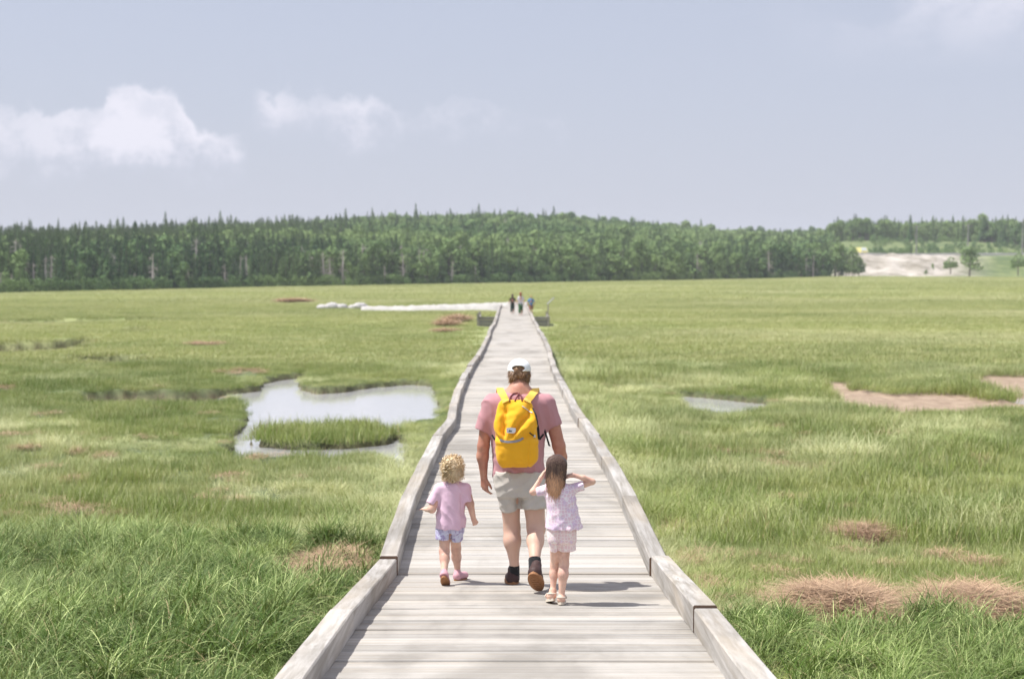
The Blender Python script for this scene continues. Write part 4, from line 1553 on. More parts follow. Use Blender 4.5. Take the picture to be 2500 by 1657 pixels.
def build_far_things():
    # raised gravel path that leaves the end of the walk to the left
    V, F = [], []
    r = np.random.default_rng(21)
    xs = np.linspace(1.25, -12.0, 60)
    for i, x in enumerate(xs):
        yc = float(causeway_y(x))
        hh = 0.62 * (1 - 0.62 * i / 59) * (1 + r.normal(0, 0.04))
        g = float(ground_z(np.array([x]), np.array([yc]), False)[0])
        w = 1.35
        for dy, z in ((-w - 0.9, -0.2), (-w - 0.35, hh * 0.55), (-w, hh), (0, hh + 0.03), (w, hh), (w + 0.9, -0.2)):
            V.append((x, yc + dy + r.normal(0, 0.05), g + z + r.normal(0, 0.03)))
    for i in range(59):
        for k in range(5):
            a = i * 6 + k
            F.append((a, a + 1, a + 7, a + 6))
    F.append((5, 4, 3, 2, 1, 0))
    F.append(tuple(59 * 6 + k for k in range(6)))
    o = link('gravel_path', mesh_np('gravel_path', V, F, True, [M_GRAVEL]))
    tag(o, 'pale raised gravel path leading left from the end of the boardwalk', kind='structure')
    # boulders where it peters out
    spots = [(832, 695, 1.0, 'largest pale boulder at the left end of the gravel path'), (815, 698, 0.6, 'small pale boulder just left of the largest one by the path end'),
             (790, 697, 0.75, 'pale boulder in the middle of the rocks beyond the path end'), (768, 693, 0.9, 'pale humped boulder second from the left beyond the path'),
             (745, 696, 0.7, 'leftmost pale boulder beyond the gravel path end')]
    for px, py, s, lab in spots:
        p = D_y(px, py, 116.0)
        g = float(ground_z(np.array([p[0]]), np.array([116.0]), False)[0])
        V, F = [], []
        nu, nv = 12, 7
        for j in range(nv + 1):
            for i in range(nu):
                th = math.pi * j / nv
                ph = 2 * math.pi * i / nu
                V.append((math.sin(th) * math.cos(ph), math.sin(th) * math.sin(ph), math.cos(th)))
        V = np.array(V)
        d = 1 + 0.3 * fbm(V, 1.3, int(px), 3)
        V = V * d[:, None] * np.array([s * 0.9, s * 0.7, s * 0.55]) * 0.8
        for j in range(nv):
            for i in range(nu):
                F.append((j * nu + i, (j + 1) * nu + i, (j + 1) * nu + (i + 1) % nu, j * nu + (i + 1) % nu))
        tag(link('boulder', mesh_np('boulder', V, F, False, [M_ROCK]), None, (p[0], 116.0, g + 0.15 * s)), lab, 'boulder', 'pale boulders past the gravel path')
    # passing place with low boarded sides
    L, R, wz = walk(np.array([84.0]))
    L, R, wz = float(L[0]), float(R[0]), float(wz[0])
    g = 0.0
    for side in (-1, 1):
        x0, x1 = (L - 0.98, L - 0.02) if side < 0 else (R + 0.02, R + 0.95)
        nm = 'left' if side < 0 else 'right'
        e = empty('platform_bay', ((x0 + x1) / 2, 84.0, 0.0), 0, 'grey timber side bay of the boardwalk, left of the far walkers' if side < 0 else 'grey timber side bay with a slanted board, right of the far walkers', 'platform', 'side bays at the far end of the boardwalk')
        cx = (x0 + x1) / 2

        def part(name, boxes, mat, ch=0.0):
            m = MB()
            for lo, hi in boxes:
                m.box((lo[0] - cx, lo[1] - 84.0, lo[2]), (hi[0] - cx, hi[1] - 84.0, hi[2]), ch)
            return m.build(name, mat, e)
        for k in range(3):
            z0 = wz - 0.055 - 0.19 * (k + 1)
            part('side_board', [((x0, 82.0, z0), (x1, 82.05, z0 + 0.18))], M_OLDWOOD)
        for k in range(16):
            part('plank', [((x0, 82.06 + k * 0.245, wz - 0.05), (x1, 82.06 + k * 0.245 + 0.235, wz))], M_PLANK)
        xo = x0 if side < 0 else x1 - 0.12
        part('kerb_beam', [((xo, 82.0, wz + 0.002), (xo + 0.12, 86.0, wz + 0.14))], M_BEAM)
        part('kerb_beam', [((x0, 82.0, wz + 0.003), (x1, 82.12, wz + 0.143))] if side < 0 else [((x0, 82.0, wz + 0.003), (x1 - 0.125, 82.12, wz + 0.143))], M_BEAM)
        for yy in (82.06, 85.9):
            xo2 = x0 + 0.02 if side < 0 else x1 - 0.14
            m = MB()
            m.box((xo2 - cx - 0.08 * (side < 0) , yy - 84.0 - 0.07, -0.4), (xo2 - cx + 0.08, yy - 84.0 + 0.07, wz + 0.32))
            m.build('post', M_BEAM, e)
    # slanted board on a post at the right bay
    px = R + 0.86
    e = empty('information_board', (px, 82.5, wz), 0, 'pale slanted board on a thin post above the right side bay', 'sign')
    m = MB()
    m.tube([(0, 0, 0), (0, 0, 0.85)], 0.035, 8)
    m.build('post', M_BEAM, e)
    m = MB()
    m.add([(-0.05, -0.25, .82), (-0.05, 0.25, .82), (0.36, 0.25, 1.22), (0.36, -0.25, 1.22), (-0.08, -0.25, .86), (-0.08, 0.25, .86), (0.33, 0.25, 1.26), (0.33, -0.25, 1.26)],
          [(0, 1, 2, 3), (7, 6, 5, 4), (0, 4, 5, 1), (1, 5, 6, 2), (2, 6, 7, 3), (3, 7, 4, 0)])
    m.build('board', simple_mat('board_grey', (0.5, 0.5, 0.5), 0.6, 0.1, 5, 0), e)
    # utility poles on the right hill
    for px, py, hp, lab in ((2117, 597, 78, 'tall grey utility pole on the slope above the gravel bank'), (2236, 582, 64, 'grey utility pole among the trees behind the broad lone tree'),
                            (2362, 594, 86, 'utility pole at the right edge of the photo')):
        d = 392.0
        p = D_y(px, py, d)
        H = hp / 3286 * d
        e = empty('utility_pole', tuple(p), 0, lab, 'utility pole', 'utility poles along the road on the right')
        m = MB()
        m.tube([(0, 0, -1), (0, 0, H)], [0.22, 0.14], 8)
        m.build('pole', M_POLE, e)
        m = MB()
        m.box((-1.1, -0.07, H - 0.75), (1.1, 0.07, H - 0.6))
        m.build('crossarm', M_POLE, e)
        for q in (-0.95, 0, 0.95):
            m = MB()
            m.tube([(q, 0, H - 0.6), (q, 0, H - 0.38)], 0.07, 6)
            m.build('insulator', simple_mat('insulator_grey', (0.4, 0.4, 0.42), 0.4, 0.05, 5, 0), e)
    # the road shelf with its pale edge
    xs = np.linspace(0.232, 0.48, 70)
    V, F = [], []
    for a in xs:
        d0 = float(edge_px(a))
        for tt in (0.118, 0.135):
            y = d0 * (1 + 0.85 * tt)
            z, _, _ = hill_z(np.array([a * y]), np.array([y]))
            V.append((a * y, y, float(z[0]) + 0.65))
    for k in range(69):
        F.append((2 * k, 2 * k + 2, 2 * k + 3, 2 * k + 1))
    n = len(V)
    V += [(v[0], v[1] - 0.5, v[2] - 2.5) for v in V]
    for k in range(69):
        F.append((2 * k, n + 2 * k, n + 2 * k + 2, 2 * k + 2))
    o = link('road', mesh_np('road', V, F, False, [simple_mat('pale_road', (0.55, 0.53, 0.50), 0.9, 0.1, 1, 0)]))
    tag(o, 'pale road running along the top of the gravel bank', kind='structure')
    # a yellow vehicle parked up there, seen end on
    d = 376.0
    p = D_y(1988, 592, d)
    p[2] = float(hill_z(np.array([p[0]]), np.array([d]))[0][0]) + 0.1
    e = empty('van', tuple(p), 0.25, 'small yellow vehicle parked above the left end of the gravel bank', 'van')
    ye = simple_mat('yellow_paint', (0.72, 0.66, 0.26), 0.4, 0.03, 3, 0)
    m = MB()
    m.add([(-0.95, -2.2, 0.35), (0.95, -2.2, 0.35), (0.95, 2.2, 0.35), (-0.95, 2.2, 0.35), (-0.95, -2.2, 1.15), (0.95, -2.2, 1.15), (0.95, 2.2, 1.3), (-0.95, 2.2, 1.3),
           (-0.8, -1.5, 2.1), (0.8, -1.5, 2.1), (0.8, 2.1, 2.1), (-0.8, 2.1, 2.1)],
          [(3, 2, 1, 0), (0, 1, 5, 4), (1, 2, 6, 5), (2, 3, 7, 6), (3, 0, 4, 7), (4, 5, 9, 8), (5, 6, 10, 9), (6, 7, 11, 10), (7, 4, 8, 11), (8, 9, 10, 11)])
    m.build('body', ye, e)
    m = MB()
    m.add([(-0.78, -2.14, 1.28), (0.78, -2.14, 1.28), (0.70, -1.62, 1.98), (-0.70, -1.62, 1.98)], [(0, 1, 2, 3)])
    m.build('windscreen', simple_mat('windscreen_glass', (0.55, 0.6, 0.62), 0.15, 0.05, 3, 0), e)
    for x in (-0.85, 0.85):
        for y in (-1.4, 1.4):
            m = MB()
            m.tube([(x - 0.1, y, 0.35), (x + 0.1, y, 0.35)], 0.35, 14)
            m.build('wheel', simple_mat('tyre', (0.03, 0.03, 0.03), 0.8, 0.1, 5, 0), e)
        m = MB()
        m.box((x * 0.75 - 0.14, -2.24, 0.8), (x * 0.75 + 0.14, -2.19, 0.98))
        m.build('headlight', simple_mat('lamp_glass', (0.8, 0.8, 0.8), 0.2, 0.02, 5, 0), e)


build_grass()
build_straw()
build_forest()
build_far_things()

# ------------------------------------------------------------------ haze
hz = bpy.data.materials.new('haze')
hz.use_nodes = True
nt = hz.node_tree
nt.nodes.clear()
o_ = N(nt, 'ShaderNodeOutputMaterial')
pv = N(nt, 'ShaderNodeVolumePrincipled')
pv.inputs['Color'].default_value = (0.90, 0.94, 1.0, 1)
pv.inputs['Density'].default_value = 0.00034
pv.inputs['Anisotropy'].default_value = 0.0
nt.links.new(pv.outputs[0], o_.inputs['Volume'])
m = MB()
m.box((-1620, -170, -2.4), (1620, 2320, 66))
ho = m.build('haze', hz)
tag(ho, 'thin summer haze over the whole marsh', kind='stuff')

# ------------------------------------------------------------------ people: signed-distance bodies turned into one continuous skin each
class Sdf:
    def __init__(self, lo, hi, h):
        self.h = h
        self.lo = np.asarray(lo, float)
        n = np.ceil((np.asarray(hi, float) - self.lo) / h).astype(int) + 1
        self.n = n
        self.F = np.full(n, 0.5, np.float32)
        self.ax = [self.lo[i] + np.arange(n[i]) * h for i in range(3)]

    def region(self, lo, hi, pad):
        s = []
        for i in range(3):
            a = int(np.clip(np.floor((lo[i] - pad - self.lo[i]) / self.h), 0, self.n[i]))
            b = int(np.clip(np.ceil((hi[i] + pad - self.lo[i]) / self.h) + 1, 0, self.n[i]))
            s.append(slice(a, b))
        X = self.ax[0][s[0]][:, None, None]
        Y = self.ax[1][s[1]][None, :, None]
        Z = self.ax[2][s[2]][None, None, :]
        return tuple(s), X, Y, Z

    def put(self, s, d, k, op='add'):
        f = self.F[s]
        if op == 'add':
            if k > 0:
                h = np.clip(0.5 + 0.5 * (f - d) / k, 0, 1)
                f = f + (d - f) * h - k * h * (1 - h)
            else:
                f = np.minimum(f, d)
        elif op == 'cut':
            f = np.maximum(f, -d)
        self.F[s] = f

    def cone(self, a, b, ra, rb, k=0.02, flat=1.0, cut=False, op='add', cuta=False):
        """tapered limb from a to b; flat squeezes it in depth; cut ends it squarely at b"""
        a, b = np.asarray(a, float), np.asarray(b, float)
        r = max(ra, rb)
        s, X, Y, Z = self.region(np.minimum(a, b) - r, np.maximum(a, b) + r, k + 3 * self.h)
        d = b - a
        L2 = float(d @ d) + 1e-9
        tt = ((X - a[0]) * d[0] + (Y - a[1]) * d[1] + (Z - a[2]) * d[2]) / L2
        t = np.clip(tt, 0, 1)
        dist = np.sqrt((X - a[0] - t * d[0]) ** 2 + ((Y - a[1] - t * d[1]) / flat) ** 2 + (Z - a[2] - t * d[2]) ** 2) - (ra + (rb - ra) * t)
        L = math.sqrt(L2)
        if cut:
            dist = np.maximum(dist, (tt - 1) * L)
        if cuta:
            dist = np.maximum(dist, -tt * L)
        self.put(s, dist, k, op)

    def ell(self, c, r, k=0.02, rot=None, op='add'):
        c, r = np.asarray(c, float), np.asarray(r, float)
        m = r.max()
        s, X, Y, Z = self.region(c - m, c + m, k + 3 * self.h)
        x, y, z = X - c[0], Y - c[1], Z - c[2]
        if rot is not None:
            R = np.array(rot)
            x, y, z = R[0, 0] * x + R[1, 0] * y + R[2, 0] * z, R[0, 1] * x + R[1, 1] * y + R[2, 1] * z, R[0, 2] * x + R[1, 2] * y + R[2, 2] * z
        q = np.sqrt((x / r[0]) ** 2 + (y / r[1]) ** 2 + (z / r[2]) ** 2)
        q2 = np.sqrt((x / r[0] ** 2) ** 2 + (y / r[1] ** 2) ** 2 + (z / r[2] ** 2) ** 2) + 1e-6
        self.put(s, q * (q - 1) / q2, k, op)

    def loft(self, rows, k=0.015, n=2.3, top_round=0.0):
        """rows (z, cx, cy, a, b) stacked upwards"""
        rows = sorted(rows)
        R = np.array(rows, float)
        lo = [(R[:, 1] - R[:, 3]).min(), (R[:, 2] - R[:, 4]).min(), R[0, 0]]
        hi = [(R[:, 1] + R[:, 3]).max(), (R[:, 2] + R[:, 4]).max(), R[-1, 0]]
        s, X, Y, Z = self.region(np.array(lo), np.array(hi), k + 3 * self.h)
        zz = np.clip(Z, R[0, 0], R[-1, 0])

        def ip(c):
            from_ = np.interp(zz.ravel(), R[:, 0], R[:, c])
            # soften the kinks between rows
            e = (R[-1, 0] - R[0, 0]) / 40
            from_ = (from_ + np.interp(zz.ravel() - e, R[:, 0], R[:, c]) + np.interp(zz.ravel() + e, R[:, 0], R[:, c])) / 3
            return from_.reshape(1, 1, -1)
        cx, cy, a, b = ip(1), ip(2), ip(3), ip(4)
        q = (np.abs((X - cx) / a) ** n + np.abs((Y - cy) / b) ** n) ** (1 / n)
        d = (q - 1) * np.minimum(a, b)
        d = np.maximum(d, np.maximum(R[0, 0] - Z, Z - R[-1, 0]))
        self.put(s, d, k)

    def fn(self, f, k=0, op='add'):
        X, Y, Z = np.meshgrid(*self.ax, indexing='ij', sparse=True)
        self.put((slice(None),) * 3, f(X, Y, Z).astype(np.float32), k, op)

    def mesh(self, smooth=2):
        F = self.F
        ins = F < 0
        n = F.shape
        c = np.zeros((n[0] - 1, n[1] - 1, n[2] - 1), np.int8)
        for dx in (0, 1):
            for dy in (0, 1):
                for dz in (0, 1):
                    c += ins[dx:n[0] - 1 + dx, dy:n[1] - 1 + dy, dz:n[2] - 1 + dz]
        act = (c > 0) & (c < 8)
        I = np.argwhere(act)
        idx = np.full(act.shape, -1, np.int64)
        idx[act] = np.arange(len(I))
        acc = np.zeros((len(I), 3))
        cnt = np.zeros(len(I))
        cor = [(0, 0, 0), (1, 0, 0), (0, 1, 0), (1, 1, 0), (0, 0, 1), (1, 0, 1), (0, 1, 1), (1, 1, 1)]
        for i, j in ((0, 1), (2, 3), (4, 5), (6, 7), (0, 2), (1, 3), (4, 6), (5, 7), (0, 4), (1, 5), (2, 6), (3, 7)):
            a, b = np.array(cor[i]), np.array(cor[j])
            fa = F[tuple((I + a).T)]
            fb = F[tuple((I + b).T)]
            m = (fa < 0) != (fb < 0)
            t = np.where(m, fa / (fa - fb + 1e-12), 0)
            acc += m[:, None] * (a + (b - a) * t[:, None])
            cnt += m
        V = (I + acc / cnt[:, None]) * self.h + self.lo
        Q = []
        for ax in range(3):
            o1, o2 = [(1, 2), (2, 0), (0, 1)][ax]
            sl0 = [slice(None)] * 3
            sl1 = [slice(None)] * 3
            sl0[ax] = slice(0, -1)
            sl1[ax] = slice(1, None)
            ch = ins[tuple(sl0)] != ins[tuple(sl1)]
            E = np.argwhere(ch)
            lim = np.array(act.shape)
            E = E[(E[:, o1] >= 1) & (E[:, o2] >= 1) & (E[:, o1] < lim[o1]) & (E[:, o2] < lim[o2])]
            s0 = ins[tuple(E.T)]
            d1 = np.zeros(3, int)
            d2 = np.zeros(3, int)
            d1[o1] = 1
            d2[o2] = 1
            q = np.stack([idx[tuple((E - d1 - d2).T)], idx[tuple((E - d2).T)], idx[tuple(E.T)], idx[tuple((E - d1).T)]], 1)
            q = np.where(s0[:, None], q, q[:, ::-1])
            Q.append(q)
        Q = np.concatenate(Q)
        Q = Q[(Q >= 0).all(1)]
        for _ in range(smooth):
            S = np.zeros_like(V)
            W = np.zeros(len(V))
            for k in range(4):
                i, j = Q[:, k], Q[:, (k + 1) % 4]
                np.add.at(S, i, V[j])
                np.add.at(W, i, 1)
                np.add.at(S, j, V[i])
                np.add.at(W, j, 1)
            V = 0.45 * V + 0.55 * S / np.maximum(W, 1)[:, None]
        return V, Q


def vert_normals(V, Q):
    fn_ = np.cross(V[Q[:, 2]] - V[Q[:, 0]], V[Q[:, 3]] - V[Q[:, 1]])
    Nn = np.zeros_like(V)
    for k in range(4):
        np.add.at(Nn, Q[:, k], fn_)
    return Nn / (np.linalg.norm(Nn, axis=1)[:, None] + 1e-12)


def sdf_obj(name, S, mat, parent, org, disp=None, smooth=2, attrs=None):
    V, Q = S.mesh(smooth)
    if disp is not None:
        V = V + vert_normals(V, Q) * disp(V)[:, None]
    at = {k: f(V) for k, f in attrs.items()} if attrs else None
    me = mesh_np(name, V - np.asarray(org), Q, True, mat if isinstance(mat, list) else [mat], at)
    o = link(name, me, parent)
    o['_w'] = 1
    del o['_w']
    return o, (V, Q)


def folds(V, amp, dirv, freq, seed, warp=1.0, sharp=1.0):
    """cloth creases: warped ridges across direction dirv"""
    d = np.asarray(dirv, float)
    d = d / np.linalg.norm(d)
    w = fbm(V, 5.0, seed, 3)
    ph = (V @ d) * freq + w * warp * 3.0
    m = np.clip(0.5 + 0.9 * fbm(V, 4.0, seed + 7, 2), 0, 1)
    r = 1 - np.abs(np.sin(ph)) ** sharp
    return amp * (r - 0.4) * m


def skin_mat(name, col, blush, legs=None):
    m, nt, p = new_mat(name)
    geo = N(nt, 'ShaderNodeTexCoord').outputs['Object']
    a = noise(nt, geo, 9, 4, 0.6)
    b = noise(nt, geo, 120, 3, 0.6)
    c = mixcol(nt, maprange(nt, a, 0.38, 0.62), tuple(q * 1.12 for q in col), tuple(q * 0.86 for q in blush))
    c = mixcol(nt, maprange(nt, b, 0.3, 0.8, 0, 0.12), c, tuple(q * 0.6 for q in col))
    if legs:
        sx = N(nt, 'ShaderNodeSeparateXYZ')
        nt.links.new(geo, sx.inputs[0])
        c = mixcol(nt, maprange(nt, sx.outputs[2], 0.62, 0.78, 0.75, 0.0), c, legs)
    nt.links.new(c, p.inputs['Base Color'])
    p.inputs['Roughness'].default_value = 0.55
    p.inputs['Specular IOR Level'].default_value = 0.35
    p.inputs['Subsurface Weight'].default_value = 0.12
    p.inputs['Subsurface Radius'].default_value = (0.02, 0.008, 0.004)
    p.inputs['Subsurface Scale'].default_value = 0.5
    bump(nt, p, b, 0.1, 0.002)
    return m


def cloth_mat(name, col, col2=None, pat=None, rough=0.85):
    m, nt, p = new_mat(name)
    tc = N(nt, 'ShaderNodeTexCoord').outputs['Object']
    a = noise(nt, tc, 14, 4, 0.6)
    w = noise(nt, tc, 420, 2, 0.5)
    base = mixcol(nt, a, tuple(c * 0.93 for c in col), tuple(min(1, c * 1.06) for c in col))
    if pat == 'mottle':
        q = noise(nt, tc, 26, 5, 0.6, 1.2)
        base = mixcol(nt, maprange(nt, q, 0.47, 0.60), base, col2)
    elif pat == 'lattice':
        v = nt.nodes.new('ShaderNodeTexVoronoi')
        v.feature = 'DISTANCE_TO_EDGE'
        v.inputs['Scale'].default_value = 44
        v.inputs['Randomness'].default_value = 0.55
        nt.links.new(tc, v.inputs['Vector'])
        base = mixcol(nt, maprange(nt, v.outputs['Distance'], 0.04, 0.12), col2, base)
        q = noise(nt, tc, 17, 3, 0.6)
        base = mixcol(nt, maprange(nt, q, 0.5, 0.64, 0, 0.55), base, (0.60, 0.45, 0.66))
    nt.links.new(base, p.inputs['Base Color'])
    p.inputs['Roughness'].default_value = rough
    p.inputs['Specular IOR Level'].default_value = 0.15
    p.inputs['Sheen Weight'].default_value = 0.15
    bump(nt, p, w, 0.12, 0.002)
    return m


def hair_mat(name, root, mid, tip):
    m, nt, p = new_mat(name)
    r = attr(nt, 'blade')
    al = attr(nt, 'along')
    c = mixcol(nt, maprange(nt, al, 0.50, 0.92), root, tip)
    c = mixcol(nt, maprange(nt, r, 0.3, 1.0, 0, 0.65), c, mid)
    nt.links.new(c, p.inputs['Base Color'])
    p.inputs['Roughness'].default_value = 0.45
    p.inputs['Specular IOR Level'].default_value = 0.4
    return m


SKIN_MAN = skin_mat('tanned_skin', (0.50, 0.255, 0.18), (0.56, 0.25, 0.18), (0.66, 0.46, 0.36))
SKIN_KID = skin_mat('fair_skin', (0.68, 0.45, 0.345), (0.68, 0.40, 0.315))
M_ROSE = cloth_mat('rose_jersey', (0.50, 0.255, 0.28))
M_STONE = cloth_mat('stone_cotton', (0.52, 0.485, 0.44))
M_CAP = cloth_mat('white_cotton', (0.80, 0.82, 0.84))
M_SOCK = cloth_mat('black_knit', (0.018, 0.018, 0.02))
M_SHOE = simple_mat('dark_brown_leather', (0.060, 0.032, 0.030), 0.6, 0.3, 40, 0.2)
M_GUM = simple_mat('gum_rubber', (0.33, 0.16, 0.075), 0.7, 0.25, 40, 0.3)
M_YEL = cloth_mat('yellow_canvas', (0.86, 0.435, 0.022))
M_YSTRAP = cloth_mat('yellow_webbing', (0.88, 0.56, 0.11))
M_MAROON = cloth_mat('maroon_cord', (0.16, 0.035, 0.045))
M_BLACK = cloth_mat('black_webbing', (0.02, 0.022, 0.024))
M_GREY = cloth_mat('grey_reflective_tape', (0.30, 0.30, 0.34), rough=0.5)
M_PATCH = cloth_mat('white_woven_label', (0.78, 0.78, 0.80))
M_INK = cloth_mat('slate_print', (0.10, 0.14, 0.18))
M_METAL = simple_mat('zip_metal', (0.6, 0.6, 0.6), 0.3, 0.05, 20, 0)
M_PINK = cloth_mat('pale_pink_jersey', (0.76, 0.53, 0.66))
M_TIEDYE = cloth_mat('tie_dye_denim', (0.60, 0.62, 0.78), (0.36, 0.30, 0.52), 'mottle')
M_PINKSHOE = simple_mat('pink_shoe', (0.60, 0.34, 0.39), 0.6, 0.15, 40, 0.2)
M_FLORAL = cloth_mat('floral_cotton', (0.76, 0.57, 0.66), (0.84, 0.78, 0.82), 'lattice')
M_FLORAL2 = cloth_mat('floral_peach_cotton', (0.78, 0.58, 0.58), (0.84, 0.76, 0.72), 'lattice')
M_CREAM = simple_mat('cream_sandal', (0.66, 0.58, 0.48), 0.6, 0.1, 40, 0.1)
M_HAIRM = hair_mat('short_brown_hair', (0.14, 0.075, 0.04), (0.34, 0.20, 0.10), (0.24, 0.13, 0.07))
M_HAIRT = hair_mat('blond_curls', (0.62, 0.47, 0.28), (0.92, 0.80, 0.58), (0.78, 0.62, 0.40))
M_HAIRG = hair_mat('long_brown_hair', (0.075, 0.042, 0.032), (0.24, 0.15, 0.105), (0.62, 0.34, 0.18))
M_EYE = simple_mat('eye_white', (0.75, 0.75, 0.72), 0.2, 0.02, 20, 0)


def R1(zx, zy, y):
    """pixel of the 2.45x enlargement of the group -> world point at depth y"""
    return at_y(1000 + zx / 2.45, 860 + zy / 2.45, y)


def deck_depth(zx, zy):
    v = 860 + zy / 2.45
    y = 11.0
    for _ in range(30):
        z = float(walk(np.array([y]))[2][0])
        y = at_z(1000 + zx / 2.45, v, z)[1]
    return y


def px2m(y):
    return y / FPX / 2.45


def hair_strands(name, mat, strands, width, parent, org, seed=0):
    """strands: list of (pts array, outward) ribbons two-sided, slightly curved"""
    r = np.random.default_rng(seed)
    V, F, B, A = [], [], [], []
    n = 0
    for pts, side in strands:
        m = len(pts)
        rnd = r.uniform()
        for i, p in enumerate(pts):
            f = i / (m - 1)
            w = width * (1.0 - 0.75 * f ** 3) * 0.5
            V += [p - side * w, p + side * w]
            B += [rnd, rnd]
            A += [f, f]
        for i in range(m - 1):
            q = n + 2 * i
            F.append((q, q + 1, q + 3, q + 2))
        n += 2 * m
    me = mesh_np(name, np.array(V) - np.asarray(org), np.array(F), True, [mat], {'blade': B, 'along': A})
    return link(name, me, parent)


def hand(S, wrist, dirv, palm, length, curl=0.5, thumb_side=1, k=0.006, fl=None):
    """a palm, four separate curled fingers of different lengths and a thumb from the palm's side"""
    w = np.asarray(wrist, float)
    d = np.asarray(dirv, float)
    d /= np.linalg.norm(d)
    pn = np.asarray(palm, float)                # the way the palm faces
    pn = pn - d * (pn @ d)
    pn /= np.linalg.norm(pn)
    sd = np.cross(d, pn)
    L = length
    pal = w + d * L * 0.27
    for o in (-0.16, -0.05, 0.06, 0.17):
        S.cone(w + d * L * 0.02 + sd * o * L * 0.5, w + d * L * 0.48 + sd * o * L, L * 0.105, L * 0.085, 0.012)
    for i, (o, fl_) in enumerate(((-0.19, 0.36), (-0.065, 0.46), (0.06, 0.50), (0.18, 0.45))):
        b = w + d * L * 0.45 + sd * o * L
        a1, a2 = curl * (0.5 + 0.12 * i * 0.5), curl * 1.3
        d1 = d * math.cos(a1) + pn * math.sin(a1) + sd * o * 0.3
        m1 = b + d1 * L * fl_ * 0.5
        d2 = d * math.cos(a1 + a2) + pn * math.sin(a1 + a2) + sd * o * 0.2
        m2 = m1 + d2 * L * fl_ * 0.52
        S.cone(b, m1, L * 0.056, L * 0.050, k)
        S.cone(m1, m2, L * 0.050, L * 0.040, k * 0.5)
    t0 = w + d * L * 0.12 + sd * L * 0.17 * thumb_side
    t1 = w + d * L * 0.34 + sd * L * 0.33 * thumb_side + pn * L * 0.08
    t2 = w + d * L * 0.52 + sd * L * 0.33 * thumb_side + pn * L * 0.16
    S.cone(t0, t1, L * 0.085, L * 0.062, 0.010)
    S.cone(t1, t2, L * 0.060, L * 0.048, k)


def head(S, c, r, tilt=0.0, turn=0.0):
    """skull, jaw, nose, brow, lips, chin, ears around centre c (r = half width); faces +y"""
    ct, st = math.cos(tilt), math.sin(tilt)
    cu, su = math.cos(turn), math.sin(turn)

    def q(x, y, z):
        y2, z2 = y * ct + z * st, -y * st + z * ct
        return np.asarray(c) + np.array([x * cu + y2 * su, -x * su + y2 * cu, z2]) * r
    S.ell(q(0, -0.12, 0.25), np.array([1.0, 1.2, 1.12]) * r, 0.01)
    S.ell(q(0, 0.35, -0.35), np.array([0.78, 0.82, 1.0]) * r, 0.03)
    S.ell(q(0, 0.55, -1.05), np.array([0.40, 0.42, 0.30]) * r, 0.03)
    S.cone(q(0, 1.06, 0.15), q(0, 1.30, -0.32), 0.11 * r, 0.17 * r, 0.015)
    S.ell(q(0, 1.06, -0.68), np.array([0.27, 0.12, 0.09]) * r, 0.01)
    for s in (-1, 1):
        S.ell(q(0.36 * s, 1.02, 0.32), np.array([0.25, 0.12, 0.09]) * r, 0.015)
        S.ell(q(0.36 * s, 1.12, 0.10), np.array([0.17, 0.12, 0.10]) * r, 0.01, op='cut')
        S.ell(q(1.0 * s, -0.02, -0.12), np.array([0.13, 0.24, 0.36]) * r, 0.008)
    return [q(0.36 * s, 0.98, 0.10) for s in (-1, 1)], q


def eyes(c2, r, parent, org):
    for c in c2:
        V, F = [], []
        for j in range(7):
            for i in range(10):
                th, ph = math.pi * j / 6, 2 * math.pi * i / 10
                V.append((math.sin(th) * math.cos(ph), math.cos(th), math.sin(th) * math.sin(ph)))
        for j in range(6):
            for i in range(10):
                F.append((j * 10 + i, (j + 1) * 10 + i, (j + 1) * 10 + (i + 1) % 10, j * 10 + (i + 1) % 10))
        link('eye', mesh_np('eye', np.array(V) * r * 0.15 + np.asarray(c) - np.asarray(org), F, True, [M_EYE]), parent)


def bvh_of(VQ):
    V, Q = VQ
    return BVHTree.FromPolygons([tuple(v) for v in V], [tuple(int(i) for i in q) for q in Q])


def drape(bvhs, zx, zy, off=0.003):
    d = ray(1000 + zx / 2.45, 860 + zy / 2.45)
    d /= np.linalg.norm(d)
    best = None
    for b in bvhs:
        hit = b.ray_cast(Vector((0, 0, CAM_Z)), Vector(d))
        if hit[0] is not None and (best is None or hit[3] < best[3]):
            best = hit
    if best is None:
        return None
    nn = np.array(best[1])
    if nn @ d > 0:
        nn = -nn
    return np.array(best[0]) + nn * off, nn


def draped_strip(name, bvhs, pts, halfw, mat, parent, org, thick=0.004, off=0.003, dense=5, extra_front=None, mb=None):
    """a tape laid over the surface along enlargement pixels"""
    C, Nn = [], []
    P = []
    for i in range(len(pts) - 1):
        for j in range(dense):
            f = j / dense
            P.append((pts[i][0] * (1 - f) + pts[i + 1][0] * f, pts[i][1] * (1 - f) + pts[i + 1][1] * f))
    P.append(pts[-1])
    for a in P:
        h = drape(bvhs, a[0], a[1], off)
        if h is not None:
            C.append(h[0])
            Nn.append(h[1])
    if extra_front:
        for p_, n_ in extra_front:
            C.append(np.asarray(p_, float))
            Nn.append(np.asarray(n_, float))
    W = []
    for i in range(len(C)):
        t = C[min(i + 1, len(C) - 1)] - C[max(i - 1, 0)]
        w = np.cross(t, Nn[i])
        w /= np.linalg.norm(w) + 1e-9
        W.append(w * halfw)
    for i in range(1, len(W)):
        if W[i] @ W[i - 1] < 0:
            W[i] = -W[i]
    m = mb or MB()
    m.ribbon(C, W, Nn, thick)
    if mb is None:
        return m.build(name, mat, parent, False, org)


